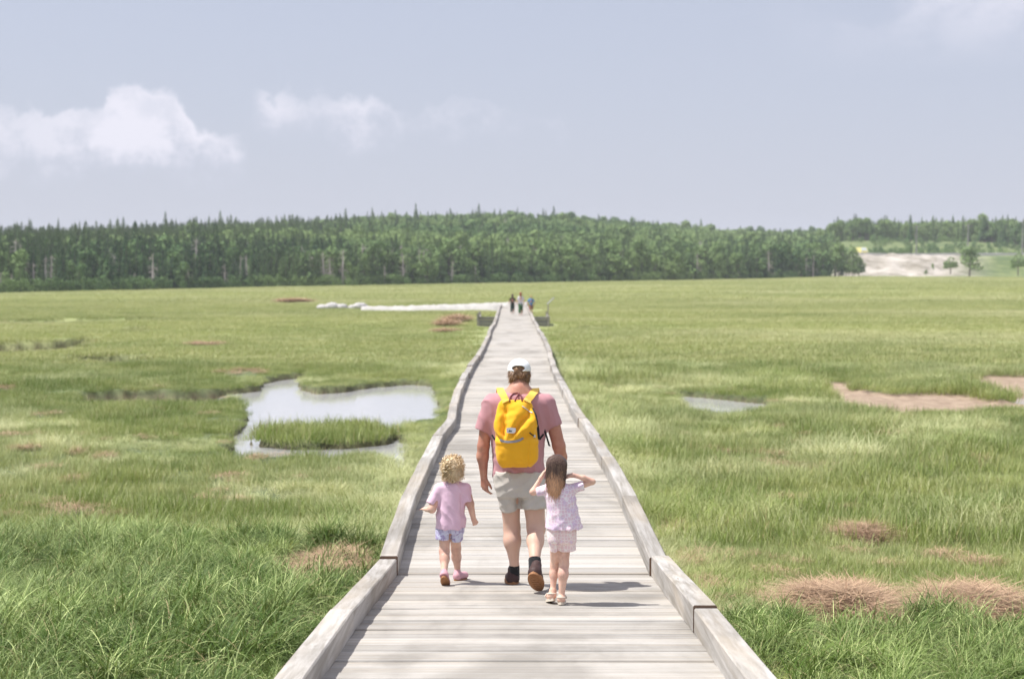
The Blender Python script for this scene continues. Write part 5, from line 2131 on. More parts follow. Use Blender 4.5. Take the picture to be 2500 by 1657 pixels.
# ---- the man
def build_man():
    y0 = deck_depth(622, 1388)
    u = px2m(y0)
    P = lambda zx, zy, y=0.0: R1(zx, zy, y0 + y)
    org = P(660, 1388)
    root = empty('person', org, 0, 'man in dusty rose shirt, stone shorts and white cap wearing a yellow backpack', 'person')
    lo = np.array([P(380, 0)[0] - 0.05, y0 - 0.72, org[2] - 0.03])
    hi = np.array([P(960, 0)[0] + 0.05, y0 + 0.42, org[2] + 1.85])
    S = Sdf(lo, hi, 0.0062)
    ec, hq = head(S, P(660, 128, 0.10), 62 * u, 0.42, 0.30)
    S.cone(P(655, 225, 0.0), P(657, 165, 0.05), 60 * u, 54 * u, 0.03)
    # trunk under the clothes
    S.cone(P(600, 330), P(610, 720, -.03), 95 * u, 90 * u, 0.05)
    S.cone(P(710, 330), P(700, 720, -.03), 95 * u, 90 * u, 0.05)
    S.cone(P(500, 300), P(655, 260), 40 * u, 60 * u, 0.05)
    S.cone(P(820, 300), P(655, 260), 40 * u, 60 * u, 0.05)
    # left arm, hanging
    S.cone(P(478, 310, 0), P(442, 560, -.01), 46 * u, 35 * u, 0.03)
    S.cone(P(442, 560, -.01), P(437, 625, 0.0), 35 * u, 36 * u, 0.02)
    S.cone(P(437, 620, 0.0), P(444, 742, .04), 35 * u, 21 * u, 0.02)
    hand(S, P(444, 742, .04), P(452, 870, .07) - P(444, 742, .04), (0.75, 0.5, 0.0), 0.172, 0.45, 1)
    # right arm, swung forward and out
    S.cone(P(828, 310, 0), P(893, 560, .0), 46 * u, 38 * u, 0.03)
    S.cone(P(893, 560, .0), P(906, 625, .05), 38 * u, 35 * u, 0.02)
    S.cone(P(906, 625, .05), P(905, 735, .17), 35 * u, 22 * u, 0.02)
    hand(S, P(905, 735, .17), P(900, 860, .22) - P(905, 735, .17), (-0.8, 0.3, 0.0), 0.172, 0.5, -1)
    # left leg, standing
    S.cone(P(595, 800, -.04), P(612, 1050, .02), 68 * u, 48 * u, 0.03, 1.1)
    S.cone(P(612, 1050, .02), P(614, 1130, -.01), 47 * u, 50 * u, 0.03, 1.1)
    S.cone(P(614, 1120, -.01), P(627, 1270, -.005), 50 * u, 26 * u, 0.03, 1.1)
    # right leg, trailing
    S.cone(P(735, 800, -.04), P(757, 1050, -.05), 72 * u, 54 * u, 0.03, 1.1)
    S.cone(P(757, 1050, -.05), P(752, 1130, -.18), 52 * u, 48 * u, 0.03, 1.1)
    S.cone(P(752, 1120, -.17), P(748, 1260, -.36), 48 * u, 27 * u, 0.03, 1.1)
    S.cone(P(627, 1270, -.005), P(626, 1350, 0.02), 26 * u, 28 * u, 0.02)
    S.cone(P(748, 1260, -.36), P(750, 1320, -.40), 26 * u, 28 * u, 0.02)
    body, _ = sdf_obj('body', S, SKIN_MAN, root, org, None, 2)
    eyes(ec, 62 * u, root, org)

    # T-shirt
    S = Sdf(lo + [0, 0.3, 0.7], hi - [0, 0.1, 0.1], 0.0068)
    rows = []
    for zy, xl, xr, b in ((203, 606, 708, .062), (222, 582, 728, .078), (240, 535, 768, .098), (262, 494, 806, .115), (292, 463, 834, .13), (350, 457, 838, .148), (430, 463, 830, .158), (500, 482, 815, .160),
                          (560, 490, 806, .165), (640, 497, 800, .170), (700, 498, 808, .168), (746, 497, 822, .165)):
        a, b_ = P(xl, zy), P(xr, zy)
        rows.append((a[2], (a[0] + b_[0]) / 2, y0 + (0.03 if zy < 240 else 0.0), (b_[0] - a[0]) / 2, b))
    S.loft(rows, 0.01, 2.4)
    S.cone(P(492, 302), P(436, 468, -.005), 54 * u, 50 * u, 0.05, 1.15, True)
    S.cone(P(818, 302), P(868, 440, .0), 54 * u, 49 * u, 0.05, 1.15, True)
    S.cone(P(656, 160, 0.06), P(655, 212, 0.01), 52 * u, 47 * u, 0, op='cut')

    def dsp(V):
        low = sstep(0.1, -0.75, V[:, 2] - P(655, 300)[2])
        d = folds(V, 0.017, (1, 0.2, 0.25), 42, 3, 1.0) * (0.30 + 0.70 * low)
        arm = np.clip((np.abs(V[:, 0] - org[0]) - 0.19) / 0.05, 0, 1)
        d += folds(V, 0.010, (0.8, 0, 0.7), 40, 5, 1.3) * arm
        d += folds(V, 0.013, (0.45, 0.1, 1), 44, 9, 1.2) * low
        d += 0.004 * fbm(V, 9, 4, 3)
        hz_ = V[:, 2] - P(655, 746)[2]
        d += 0.0035 * ((hz_ < 0.028) & (arm < 0.2))
        return d
    shirt, sVQ = sdf_obj('t_shirt', S, M_ROSE, root, org, dsp, 2)
    b_shirt = bvh_of(sVQ)

    # shorts
    S = Sdf(lo + [0, 0.3, 0.4], hi - [0, 0.1, 0.75], 0.0068)
    rows = []
    for zy, xl, xr, b in ((700, 506, 806, .150), (745, 500, 812, .155), (790, 508, 815, .16), (830, 518, 815, .155), (850, 524, 815, .15)):
        a, b_ = P(xl, zy), P(xr, zy)
        rows.append((a[2], (a[0] + b_[0]) / 2, y0 - 0.03, (b_[0] - a[0]) / 2, b))
    S.loft(rows, 0.01, 2.6)
    S.cone(P(655, 790, -.03), P(655, 850, -.02), 50 * u, 30 * u, 0.03, 1.6)
    S.cone(P(583, 800, -.03), P(604, 936, -.01), 74 * u, 62 * u, 0.02, 1.45, True)
    S.cone(P(735, 800, -.03), P(740, 936, -.05), 80 * u, 77 * u, 0.02, 1.35, True)

    def dsp2(V):
        cx = P(652, 800)[0]
        crease = np.exp(-((V[:, 0] - cx) / 0.022) ** 2) * sstep(P(655, 780)[2], P(655, 850)[2], V[:, 2])
        d = -0.012 * crease * (V[:, 1] < y0)
        d = d + folds(V, 0.014, (0.75, 0, 0.6), 40, 14, 1.0) + folds(V, 0.012, (-0.6, 0, 0.8), 48, 15, 1.0)
        return d
    sdf_obj('shorts', S, M_STONE, root, org, dsp2, 2)

    # cap: dome, adjuster opening at the back, brim at the front
    hc = P(656, 108, 0.07)
    S = Sdf(hc - [0.16, 0.2, 0.10], hc + [0.16, 0.33, 0.17], 0.005)
    S.ell(hc + [0, -0.005, 0.006], np.array([71 * u, 0.120, 68 * u]), 0)
    S.F = np.maximum(S.F, (lambda X, Y, Z: -((Z - hc[2]) + 0.10 * (Y - hc[1]) + 0.010))(*np.meshgrid(*S.ax, indexing='ij', sparse=True)).astype(np.float32))
    S.ell(hc + [0, 0.11, 0.005], np.array([0.080, 0.115, 0.012]), 0.006)
    ho_ = P(650, 97, -0.05)
    S.ell(ho_, np.array([40 * u, 0.09, 17 * u]), 0, op='cut')
    sdf_obj('cap', S, M_CAP, root, org, None, 2)
    # short hair under the cap and in the opening
    S = Sdf(hc - [0.15, 0.2, 0.16], hc + [0.15, 0.2, 0.14], 0.005)
    S.ell(hc + [0, 0.0, -0.004], np.array([65 * u, 0.110, 60 * u]), 0)
    S.cone(P(630, 140, 0.01), P(628, 160, 0.01), 38 * u, 32 * u, 0.02)
    S.cone(P(680, 138, 0.01), P(686, 162, 0.015), 38 * u, 32 * u, 0.02)
    S.F = np.maximum(S.F, (lambda X, Y, Z: (Y - hc[1]) - 0.05 + 0.0 * X)(*np.meshgrid(*S.ax, indexing='ij', sparse=True)).astype(np.float32))
    o, hVQ = sdf_obj('hair', S, M_HAIRM, root, org, lambda V: 0.010 * fbm(V, 38, 2, 3) + 0.003, 1, {'blade': lambda V: np.clip(0.5 + 0.9 * fbm(V, 60, 8, 2), 0, 1), 'along': lambda V: np.clip(0.4 + fbm(V, 30, 9, 2), 0, 1)})
    # stubbled short tufts breaking the outline
    r = np.random.default_rng(4)
    st = []
    V, Q = hVQ
    Nn = vert_normals(V, Q)
    for i in r.choice(len(V), 900):
        if V[i, 2] > P(0, 112)[2]:
            continue
        p = V[i]
        d = Nn[i] * 0.4 + np.array([r.normal(0, 0.3), 0, -0.9])
        d /= np.linalg.norm(d)
        st.append((np.array([p, p + d * 0.012 + Nn[i] * 0.004, p + d * 0.024 + Nn[i] * 0.005]), np.cross(d, Nn[i])))
    hair_strands('hair_tufts', M_HAIRM, st, 0.004, o, org, 3)

    # socks and shoes
    for (a, b, c) in (((627, 1262, -.005), (626, 1350, 0.015), 0),):
        S = Sdf(P(560, 1400, -.2) - [0, 0, .02], P(700, 1240, .3) + [0, 0, .02], 0.005)
        S.cone(P(*a), P(*b), 31 * u, 33 * u, 0.01, 1.05, False, cuta=True)
        sdf_obj('sock', S, M_SOCK, root, org, lambda V: folds(V, 0.003, (0, 0, 1), 160, 2, 0.5), 1)
    S = Sdf(P(660, 1360, -.75) - [0, 0, .05], P(850, 1200, .0) + [0, 0, .05], 0.005)
    S.cone(P(748, 1232, -.33), P(751, 1312, -.40), 37 * u, 38 * u, 0.01, 1.05, False, cuta=True)
    sdf_obj('sock', S, M_SOCK, root, org, lambda V: folds(V, 0.003, (0, 0, 1), 160, 2, 0.5), 1)

    def shoe(heel, toe, up, name_mat, solemat, w, L, side):
        """heel, toe on the sole plane; up = sole normal"""
        heel, toe, up = map(lambda q: np.asarray(q, float), (heel, toe, up))
        d = toe - heel
        Lr = np.linalg.norm(d)
        d /= Lr
        up = up - d * (up @ d)
        up /= np.linalg.norm(up)
        sd = np.cross(d, up)
        lo_ = np.minimum(heel, toe) - 0.14
        hi_ = np.maximum(heel, toe) + 0.16
        S = Sdf(lo_, hi_, 0.0045)
        S.cone(heel + d * w * .9 + up * w * 0.75, heel + d * Lr * 0.45 + up * w * 0.75, w * 0.92, w * 0.90, 0.01)
        S.cone(heel + d * Lr * 0.45 + up * w * 0.62, toe - d * w + up * w * 0.55, w * 0.88, w * 0.88, 0.02)
        S.cone(heel + d * w * .95 + up * w * 0.9, heel + d * w * 1.15 + up * w * 2.2, w * 0.9, w * 0.74, 0.02)
        S.F = np.maximum(S.F, (lambda X, Y, Z: -((X - heel[0]) * up[0] + (Y - heel[1]) * up[1] + (Z - heel[2]) * up[2] - 0.012))(*np.meshgrid(*S.ax, indexing='ij', sparse=True)).astype(np.float32))
        up_o, _ = sdf_obj('shoe', S, name_mat, root, org, lambda V: 0.0015 * fbm(V, 60, 3, 3), 1)
        m = MB()
        n = 22
        ring = []
        for i in range(n):
            t = i / n * 2 * math.pi
            a = 0.5 - 0.5 * math.cos(t)
            wid = w * (0.80 + 0.30 * math.sin(a * math.pi * 0.9 + 0.3)) * (1 if True else 1)
            q = max(0.0, 1 - abs(2 * a - 1) ** 3.2) ** 0.5
            s_ = 1 if t < math.pi else -1
            ring.append((a * Lr, s_ * wid * q))
        V = [heel + d * a + sd * b_ for a, b_ in ring] + [heel + d * a + sd * b_ + up * 0.022 for a, b_ in ring]
        F = [tuple(range(n))[::-1], tuple(n + i for i in range(n))] + [(i, (i + 1) % n, n + (i + 1) % n, n + i) for i in range(n)]
        m.add(V, F)
        # tread bars
        for i in range(7):
            a = Lr * (0.10 + 0.12 * i)
            c0 = heel + d * a
            hw = w * 0.55
            m.add([c0 - sd * hw, c0 + sd * hw, c0 + sd * hw + d * 0.014, c0 - sd * hw + d * 0.014, c0 - sd * hw - up * .004, c0 + sd * hw - up * .004, c0 + sd * hw + d * 0.014 - up * .004, c0 - sd * hw + d * 0.014 - up * .004],
                  [(0, 1, 2, 3), (7, 6, 5, 4), (0, 4, 5, 1), (1, 5, 6, 2), (2, 6, 7, 3), (3, 7, 4, 0)])
        m.build('sole', solemat, up_o, False, org)
    zdeck = lambda y: float(walk(np.array([y]))[2][0]) + 0.004
    # left shoe flat
    h = P(622, 1388)
    h = np.array([h[0], y0 - 0.05, zdeck(y0 - 0.05) + 0.004])
    t = np.array([h[0] - 0.03, y0 + 0.23, zdeck(y0 + 0.23) + 0.004])
    shoe(h, t, (0, 0, 1), M_SHOE, M_GUM, 0.050, 0.29, -1)
    # right shoe: heel up, sole turned to the viewer
    yt = deck_depth(772, 1432)
    t = np.array([P(772, 1432, yt - y0)[0], yt, zdeck(yt) + 0.010])
    h = R1(737, 1322, yt - 0.14)
    shoe(h, h + (t - h) * 1.08, (0.15, 0.75, 0.65), M_SHOE, M_GUM, 0.052, 0.27, 1)

    # ---- backpack, a thing of its own
    bp = empty('backpack', P(643, 680, -0.22), 0, 'yellow canvas backpack with grey reflective tape worn by the man', 'backpack')
    borg = np.array(bp.location)
    S = Sdf(P(480, 700, -.45) - [0, 0, .02], P(800, 270, -.02) + [0, 0, .03], 0.0058)
    rows = []
    yb = -0.215
    for zy, xl, xr, b, cy in ((288, 548, 716, .035, .05), (296, 538, 728, .050, .045), (315, 528, 738, .062, .035), (360, 520, 748, .078, .015), (420, 514, 760, .09, .0), (500, 511, 768, .098, -.01),
                              (590, 514, 772, .102, -.015), (635, 520, 770, .100, -.015), (662, 531, 752, .092, -.01), (681, 546, 728, .075, 0)):
        a, b_ = P(xl, zy, yb), P(xr, zy, yb)
        rows.append((a[2], (a[0] + b_[0]) / 2, y0 + yb + cy, (b_[0] - a[0]) / 2, b))
    S.loft(rows, 0.01, 3.4)

    def dbag(V):
        zt = P(0, 530, yb)[2]
        up = sstep(zt - 0.01, zt + 0.06, V[:, 2])
        back = sstep(y0 + yb + 0.02, y0 + yb - 0.05, V[:, 1])
        cx = P(600, 530, yb)
        # creases fan from the lower left of the flap towards the upper right
        ang = np.arctan2(V[:, 2] - (cx[2] - 0.04), V[:, 0] - (cx[0] - 0.03))
        fan_ = np.abs(np.sin(ang * 5.2 + 0.8 + fbm(V, 6, 31, 3) * 1.6))
        rad = np.hypot(V[:, 2] - cx[2], V[:, 0] - cx[0])
        d = 0.030 * (fan_ ** 1.3 - 0.65) * 1.5 * up * back * sstep(0.02, 0.09, rad)
        # deep slump left of the label
        sl = np.exp(-(((V[:, 0] - P(578, 0, yb)[0]) / 0.018) ** 2)) * sstep(P(0, 500, yb)[2], P(0, 440, yb)[2], V[:, 2]) * sstep(P(0, 300, yb)[2], P(0, 350, yb)[2], V[:, 2])
        d -= 0.022 * sl * back
        d += 0.010 * fbm(V, 10, 32, 3)
        # bellows of the lower pocket
        lowp = (1 - up) * back
        d += 0.006 * lowp * sstep(P(0, 532, yb)[2] - 0.03, P(0, 532, yb)[2], V[:, 2])
        seam = np.exp(-((V[:, 0] - P(712, 0, yb)[0] - 0.02 * (V[:, 2] - zt)) / 0.006) ** 2) * back * (1 - up)
        return d - 0.006 * seam
    bag, bVQ = sdf_obj('bag', S, M_YEL, bp, borg, dbag, 2)
    bb = bvh_of(bVQ)
    draped_strip('reflective_tape', [bb], [(543, 522), (560, 531), (590, 535), (630, 532), (658, 524), (680, 514)], 0.0085, M_GREY, bp, borg, 0.003, 0.003)
    # woven label with its small printed mark
    m = MB()
    G = []
    for j in range(4):
        for i in range(6):
            G.append(drape([bb], 583 + 49 * i / 5, 449 + 32 * j / 3, 0.006)[0])
    G = np.array(G)
    # keep it nearly flat, standing just off the cloth
    A = np.c_[G[:, 0], G[:, 2], np.ones(len(G))]
    co, *_ = np.linalg.lstsq(A, G[:, 1], rcond=None)
    res = (G[:, 1] - A @ co).min()
    G[:, 1] = A @ co + res
    F = [(j * 6 + i, j * 6 + i + 1, j * 6 + 7 + i, j * 6 + 6 + i) for j in range(3) for i in range(5)]
    m.add(G, F)
    lab = m.build('label_patch', M_PATCH, bp, False, borg)
    pl = lambda zx, zy, o=0.0015: (lambda q: np.array([q[0], np.array([q[0], q[2], 1.0]) @ co + res - o, q[2]]))(P(zx, zy, yb - 0.1))
    m = MB()
    tri = [pl(590, 473), pl(599, 459), pl(604, 467), pl(608, 463), pl(614, 473)]
    m.add(tri, [(0, 1, 2), (0, 2, 4), (2, 3, 4)])
    m.build('printed_mark', M_INK, lab, False, borg)
    # side zip with its pull, side cord
    draped_strip('zip', [bb], [(716, 478), (728, 488), (742, 497)], 0.004, M_BLACK, bp, borg, 0.003, 0.003)
    z = drape([bb], 745, 499, 0.004)
    m = MB()
    m.box((z[0][0] - .009, z[0][1] - .006, z[0][2] - .009), (z[0][0] + .009, z[0][1] + .004, z[0][2] + .009), 0.002)
    m.build('zip_pull', M_METAL, bp, False, borg)
    draped_strip('drawcord', [bb], [(672, 322), (690, 335), (712, 352), (735, 362)], 0.003, M_METAL, bp, borg, 0.003, 0.003)
    # shoulder straps: over the shirt from the bag to the shoulder and on down the chest
    both = [bb, b_shirt]
    for nm, pts, sx in (('l', [(578, 300), (572, 284), (561, 262), (549, 240), (544, 226)], -1), ('r', [(700, 300), (706, 284), (727, 262), (744, 240), (752, 228)], 1)):
        top = P(pts[-1][0], pts[-1][1])
        ex = [((top[0] + sx * 0.004, y0 + 0.05, top[2] + 0.006), (0, 0.3, 1)), ((top[0] + sx * 0.008, y0 + 0.10, top[2] - 0.03), (0, 1, 0.5)),
              ((top[0] + sx * 0.015, y0 + 0.155, top[2] - 0.12), (0, 1, 0)), ((top[0] + sx * 0.03, y0 + 0.17, top[2] - 0.30), (0, 1, 0))]
        draped_strip('shoulder_strap', both, pts, 0.027, M_YSTRAP, bp, borg, 0.009, 0.003, 3, ex)
    # haul loop and drawcord at the neck
    for pts in ([(600, 294), (603, 268), (620, 250), (645, 246), (668, 262), (672, 294)], [(662, 240), (646, 262), (630, 292)]):
        C = [drape(both, a, b, 0.006) for a, b in pts]
        m = MB()
        m.tube([c[0] for c in C if c is not None], 0.0055, 6)
        m.build('haul_loop', M_MAROON, bp, True, borg)
    # lower straps: webbing round the flank, a loose end hanging on the right
    m = MB()
    q = [P(803, 455, -.08), P(812, 480, -.085), P(823, 515, -.09), P(834, 552, -.09), P(838, 560, -.09)]
    m.ribbon(q, [np.array([0.0075, 0.001, 0])] * 5, [np.array([0, -1, 0])] * 5, 0.003)
    m.build('loose_strap', M_BLACK, bp, False, borg)
    draped_strip('side_strap', both, [(735, 335), (752, 372), (762, 410), (768, 470), (772, 520)], 0.010, M_BLACK, bp, borg, 0.003, 0.002, 4)
    draped_strip('side_strap', both, [(776, 520), (786, 505), (800, 488)], 0.008, M_BLACK, bp, borg, 0.003, 0.002, 4)
    draped_strip('side_strap', both, [(512, 520), (502, 505), (494, 492)], 0.008, M_BLACK, bp, borg, 0.003, 0.002, 4)
    return y0


def kid_foot(S, ankle, heel, toe, r):
    S.cone(ankle, heel, r, r * 1.05, 0.012)
    S.cone(heel, toe, r * 0.95, r * 0.8, 0.015)


def build_toddler():
    y0 = deck_depth(215, 1386)
    u = px2m(y0)
    P = lambda zx, zy, y=0.0: R1(zx, zy, y0 + y)
    org = P(240, 1384)
    root = empty('person', org, 0, 'small child with blond curls, pale pink shirt and tie-dye shorts walking on the left', 'person')
    lo = np.array([P(40, 0)[0], y0 - 0.3, org[2] - 0.03])
    hi = np.array([P(440, 0)[0], y0 + 0.55, org[2] + 1.05])
    S = Sdf(lo, hi, 0.0048)
    c = P(258, 700, 0.06)
    ec, _ = head(S, c, 56 * u, 0.15, 0.05)
    S.cone(P(256, 790, 0.03), P(257, 745, 0.05), 34 * u, 31 * u, 0.02)
    S.cone(P(215, 850, .04), P(225, 1040, .06), 50 * u, 52 * u, 0.03)
    S.cone(P(290, 850, .04), P(270, 1040, .06), 50 * u, 52 * u, 0.03)
    # left arm bent, forearm out to the side
    S.cone(P(178, 815, .03), P(133, 935, -.02), 32 * u, 24 * u, 0.02)
    S.cone(P(133, 937, -.02), P(104, 938, .06), 24 * u, 15 * u, 0.015)
    hand(S, P(106, 938, .055), P(70, 930, .10) - P(106, 938, .055), (0, 0.3, -1), 0.085, 0.25, -1, 0.004)
    # right arm hanging out, small fist
    S.cone(P(335, 815, .03), P(362, 905, .02), 30 * u, 24 * u, 0.02)
    S.cone(P(362, 905, .02), P(384, 1000, .05), 23 * u, 15 * u, 0.015)
    hand(S, P(384, 998, .05), P(398, 1050, .06) - P(384, 998, .05), (-0.2, 0.9, 0.2), 0.082, 1.35, 1, 0.004)
    # left leg trailing (nearer), right leg leading
    S.cone(P(212, 1050, .06), P(208, 1190, .03), 38 * u, 30 * u, 0.02)
    S.cone(P(208, 1190, .03), P(210, 1235, -.01), 30 * u, 28 * u, 0.02)
    S.cone(P(210, 1230, -.01), P(207, 1315, -.09), 28 * u, 18 * u, 0.02)
    S.cone(P(272, 1050, .08), P(277, 1170, .20), 40 * u, 30 * u, 0.02)
    S.cone(P(277, 1170, .20), P(280, 1225, .24), 30 * u, 29 * u, 0.02)
    S.cone(P(280, 1220, .24), P(287, 1300, .27), 28 * u, 18 * u, 0.02)
    sdf_obj('body', S, SKIN_KID, root, org, None, 2)
    eyes(ec, 56 * u, root, org)
    # shirt
    S = Sdf(lo, hi, 0.0052)
    rows = []
    for zy, xl, xr, b in ((772, 222, 292, .05), (782, 192, 318, .066), (800, 170, 340, .08), (840, 172, 332, .09), (900, 168, 330, .098), (960, 160, 330, .104), (1010, 156, 334, .108), (1054, 150, 337, .112)):
        a, b_ = P(xl, zy), P(xr, zy)
        rows.append((a[2], (a[0] + b_[0]) / 2, y0 + 0.04, (b_[0] - a[0]) / 2, b))
    S.loft(rows, 0.008, 2.4)
    S.cone(P(182, 812, .03), P(128, 908, 0.0), 36 * u, 33 * u, 0.03, 1.1, True)
    S.cone(P(332, 812, .03), P(350, 893, .02), 35 * u, 31 * u, 0.03, 1.1, True)

    def dsp(V):
        d = folds(V, 0.016, (0.75, 0, 0.65), 46, 21, 1.0) + folds(V, 0.012, (1, 0, 0.1), 44, 22, 0.9) * sstep(0.0, -0.25, V[:, 2] - P(250, 850)[2])
        # one deep vertical fold down the right of the back
        x = P(318, 950)[0]
        d -= 0.012 * np.exp(-((V[:, 0] - x + 0.05 * (V[:, 2] - P(0, 950)[2])) / 0.012) ** 2) * (V[:, 1] < y0 + .03) * sstep(P(0, 820)[2], P(0, 900)[2], V[:, 2])
        return d + 0.003 * fbm(V, 14, 23, 3)
    sdf_obj('t_shirt', S, M_PINK, root, org, dsp, 2)
    # shorts
    S = Sdf(lo, hi - [0, 0, 0.4], 0.0052)
    rows = []
    for zy, xl, xr, b in ((1020, 160, 328, .085), (1060, 156, 326, .09), (1085, 154, 322, .09)):
        a, b_ = P(xl, zy), P(xr, zy)
        rows.append((a[2], (a[0] + b_[0]) / 2, y0 + 0.06, (b_[0] - a[0]) / 2, b))
    S.loft(rows, 0.008, 2.4)
    S.cone(P(202, 1060, .055), P(197, 1117, .05), 46 * u, 45 * u, 0.012, 1.5, True)
    S.cone(P(280, 1060, .065), P(282, 1117, .08), 44 * u, 40 * u, 0.012, 1.5, True)
    sdf_obj('shorts', S, M_TIEDYE, root, org, lambda V: folds(V, 0.008, (0.8, 0, 0.5), 50, 25, 1.0) - 0.012 * np.exp(-((V[:, 0] - P(243, 1090)[0]) / 0.008) ** 2), 2)
    # shoes: the near one on its toe with the sole showing, the far one flat
    zdeck = lambda y: float(walk(np.array([y]))[2][0]) + 0.004
    for ankle, heel, toe, up, sole in ((P(207, 1305, -.09), R1(207, 1332, y0 - 0.13), np.array([P(222, 1385)[0], y0 - 0.05, zdeck(y0) + 0.02]), (0.0, 0.8, 0.6), True),
                                       (P(287, 1295, .27), R1(285, 1322, y0 + .245), None, (0, 0, 1), False)):
        if toe is None:
            heel = np.array([heel[0], heel[1], zdeck(heel[1]) + 0.03])
            toe = np.array([heel[0] + 0.055, heel[1] + 0.10, zdeck(heel[1] + 0.1) + 0.026])
        S = Sdf(np.minimum(heel, toe) - 0.09, np.maximum(heel, toe) + 0.12, 0.004)
        S.cone(heel, toe, 0.033, 0.031, 0.01)
        S.cone(heel + (ankle - heel) * 0.0, heel + (ankle - heel) * 0.75, 0.033, 0.026, 0.012)
        upv = np.array(up, float)
        upv /= np.linalg.norm(upv)
        hp = (heel + toe) / 2 - upv * 0.024
        S.F = np.maximum(S.F, (lambda X, Y, Z: -((X - hp[0]) * upv[0] + (Y - hp[1]) * upv[1] + (Z - hp[2]) * upv[2]))(*np.meshgrid(*S.ax, indexing='ij', sparse=True)).astype(np.float32))
        so, _ = sdf_obj('shoe', S, M_PINKSHOE, root, org, None, 1)
        d = toe - heel
        Lr = np.linalg.norm(d)
        d /= Lr
        upv = upv - d * (upv @ d)
        upv /= np.linalg.norm(upv)
        sd = np.cross(d, upv)
        m = MB()
        n = 18
        V = []
        for z_ in (-0.034, -0.022):
            for i in range(n):
                t = 2 * math.pi * i / n
                V.append((heel + toe) / 2 + d * math.cos(t) * (Lr / 2 + 0.032) + sd * math.sin(t) * 0.034 * (1 - 0.1 * math.cos(t)) + upv * z_)
        m.add(V, [tuple(range(n))[::-1], tuple(n + i for i in range(n))] + [(i, (i + 1) % n, n + (i + 1) % n, n + i) for i in range(n)])
        m.build('sole', M_GUM, so, False, org)
    # curls
    S = Sdf(c - 0.13, c + 0.16, 0.0045)
    S.ell(P(258, 680, 0.04), np.array([62 * u, 0.092, 62 * u]), 0)
    S.ell(P(256, 725, 0.01), np.array([56 * u, 0.06, 42 * u]), 0.02)
    S.F = np.maximum(S.F, (lambda X, Y, Z: (Y - c[1]) - 0.035 - 0.6 * (Z - c[2]) + 0 * X)(*np.meshgrid(*S.ax, indexing='ij', sparse=True)).astype(np.float32))
    o, hVQ = sdf_obj('hair', S, M_HAIRT, root, org, lambda V: 0.012 * fbm(V, 30, 2, 3), 1, {'blade': lambda V: np.clip(0.2 + 0.6 * fbm(V, 40, 8, 2), 0, 1), 'along': lambda V: np.clip(0.2 + fbm(V, 30, 9, 2), 0, 1)})
    V, Q = hVQ
    Nn = vert_normals(V, Q)
    r = np.random.default_rng(9)
    st = []
    for i in r.choice(len(V), 380):
        p, nn = V[i], Nn[i]
        if p[2] < P(0, 762)[2] and r.uniform() < 0.6:
            continue
        t = np.cross(nn, r.normal(0, 1, 3))
        t /= np.linalg.norm(t) + 1e-9
        b = np.cross(nn, t)
        rad = r.uniform(0.008, 0.019)
        k = 11
        turns = r.uniform(0.9, 1.7)
        pts = []
        for q in range(k):
            a = turns * 2 * math.pi * q / (k - 1)
            pts.append(p + nn * (0.004 + rad * (1 - math.cos(a)) * 0.7) + t * rad * math.sin(a) + (b * 0.016 + np.array([0, 0, -0.012])) * q / (k - 1))
        st.append((np.array(pts), b * 0.9 + nn * 0.1))
    hair_strands('curls', M_HAIRT, st, 0.0050, o, org, 5)
    st = []
    hb = bvh_of(hVQ)
    for i in range(330):
        f = r.uniform(-1, 1)
        x0_, x1_ = 258 + f * 40, 257 + f * 66 + r.normal(0, 6)
        y0_, y1_ = 628 + 30 * abs(f) + r.uniform(0, 60), 762 + r.normal(0, 14) - 18 * abs(f)
        ph, wv, yl, pts = r.uniform(0, 6.28), r.uniform(4, 9), None, []
        fr = r.uniform(9, 17)
        for q in range(16):
            t_ = q / 15
            zx = x0_ + (x1_ - x0_) * t_ ** 0.7 + wv * math.sin(ph + fr * t_)
            zy = y0_ + (y1_ - y0_) * t_
            h_ = drape([hb], zx, zy, 0.010)
            if h_ is not None and h_[0][1] < y0 + 0.12:
                yl = h_[0][1] if yl is None else 0.5 * yl + 0.5 * h_[0][1]
            if yl is None:
                yl = y0 + 0.02
            pts.append(R1(zx, zy, yl + 0.008 * math.cos(ph + fr * t_) - 0.004))
        st.append((np.array(pts), np.array([0.9, 0.2, 0.4])))
    hair_strands('wavy_locks', M_HAIRT, st, 0.0048, o, org, 8)
    st = []
    for i in r.choice(len(V), 420):
        p, nn = V[i], Nn[i]
        d = nn * 0.8 + r.normal(0, 0.5, 3)
        d /= np.linalg.norm(d)
        st.append((np.array([p, p + d * 0.016, p + d * 0.034 + r.normal(0, 0.010, 3)]), np.cross(d, nn + 0.1)))
    hair_strands('stray_hair', M_HAIRT, st, 0.0025, o, org, 6)


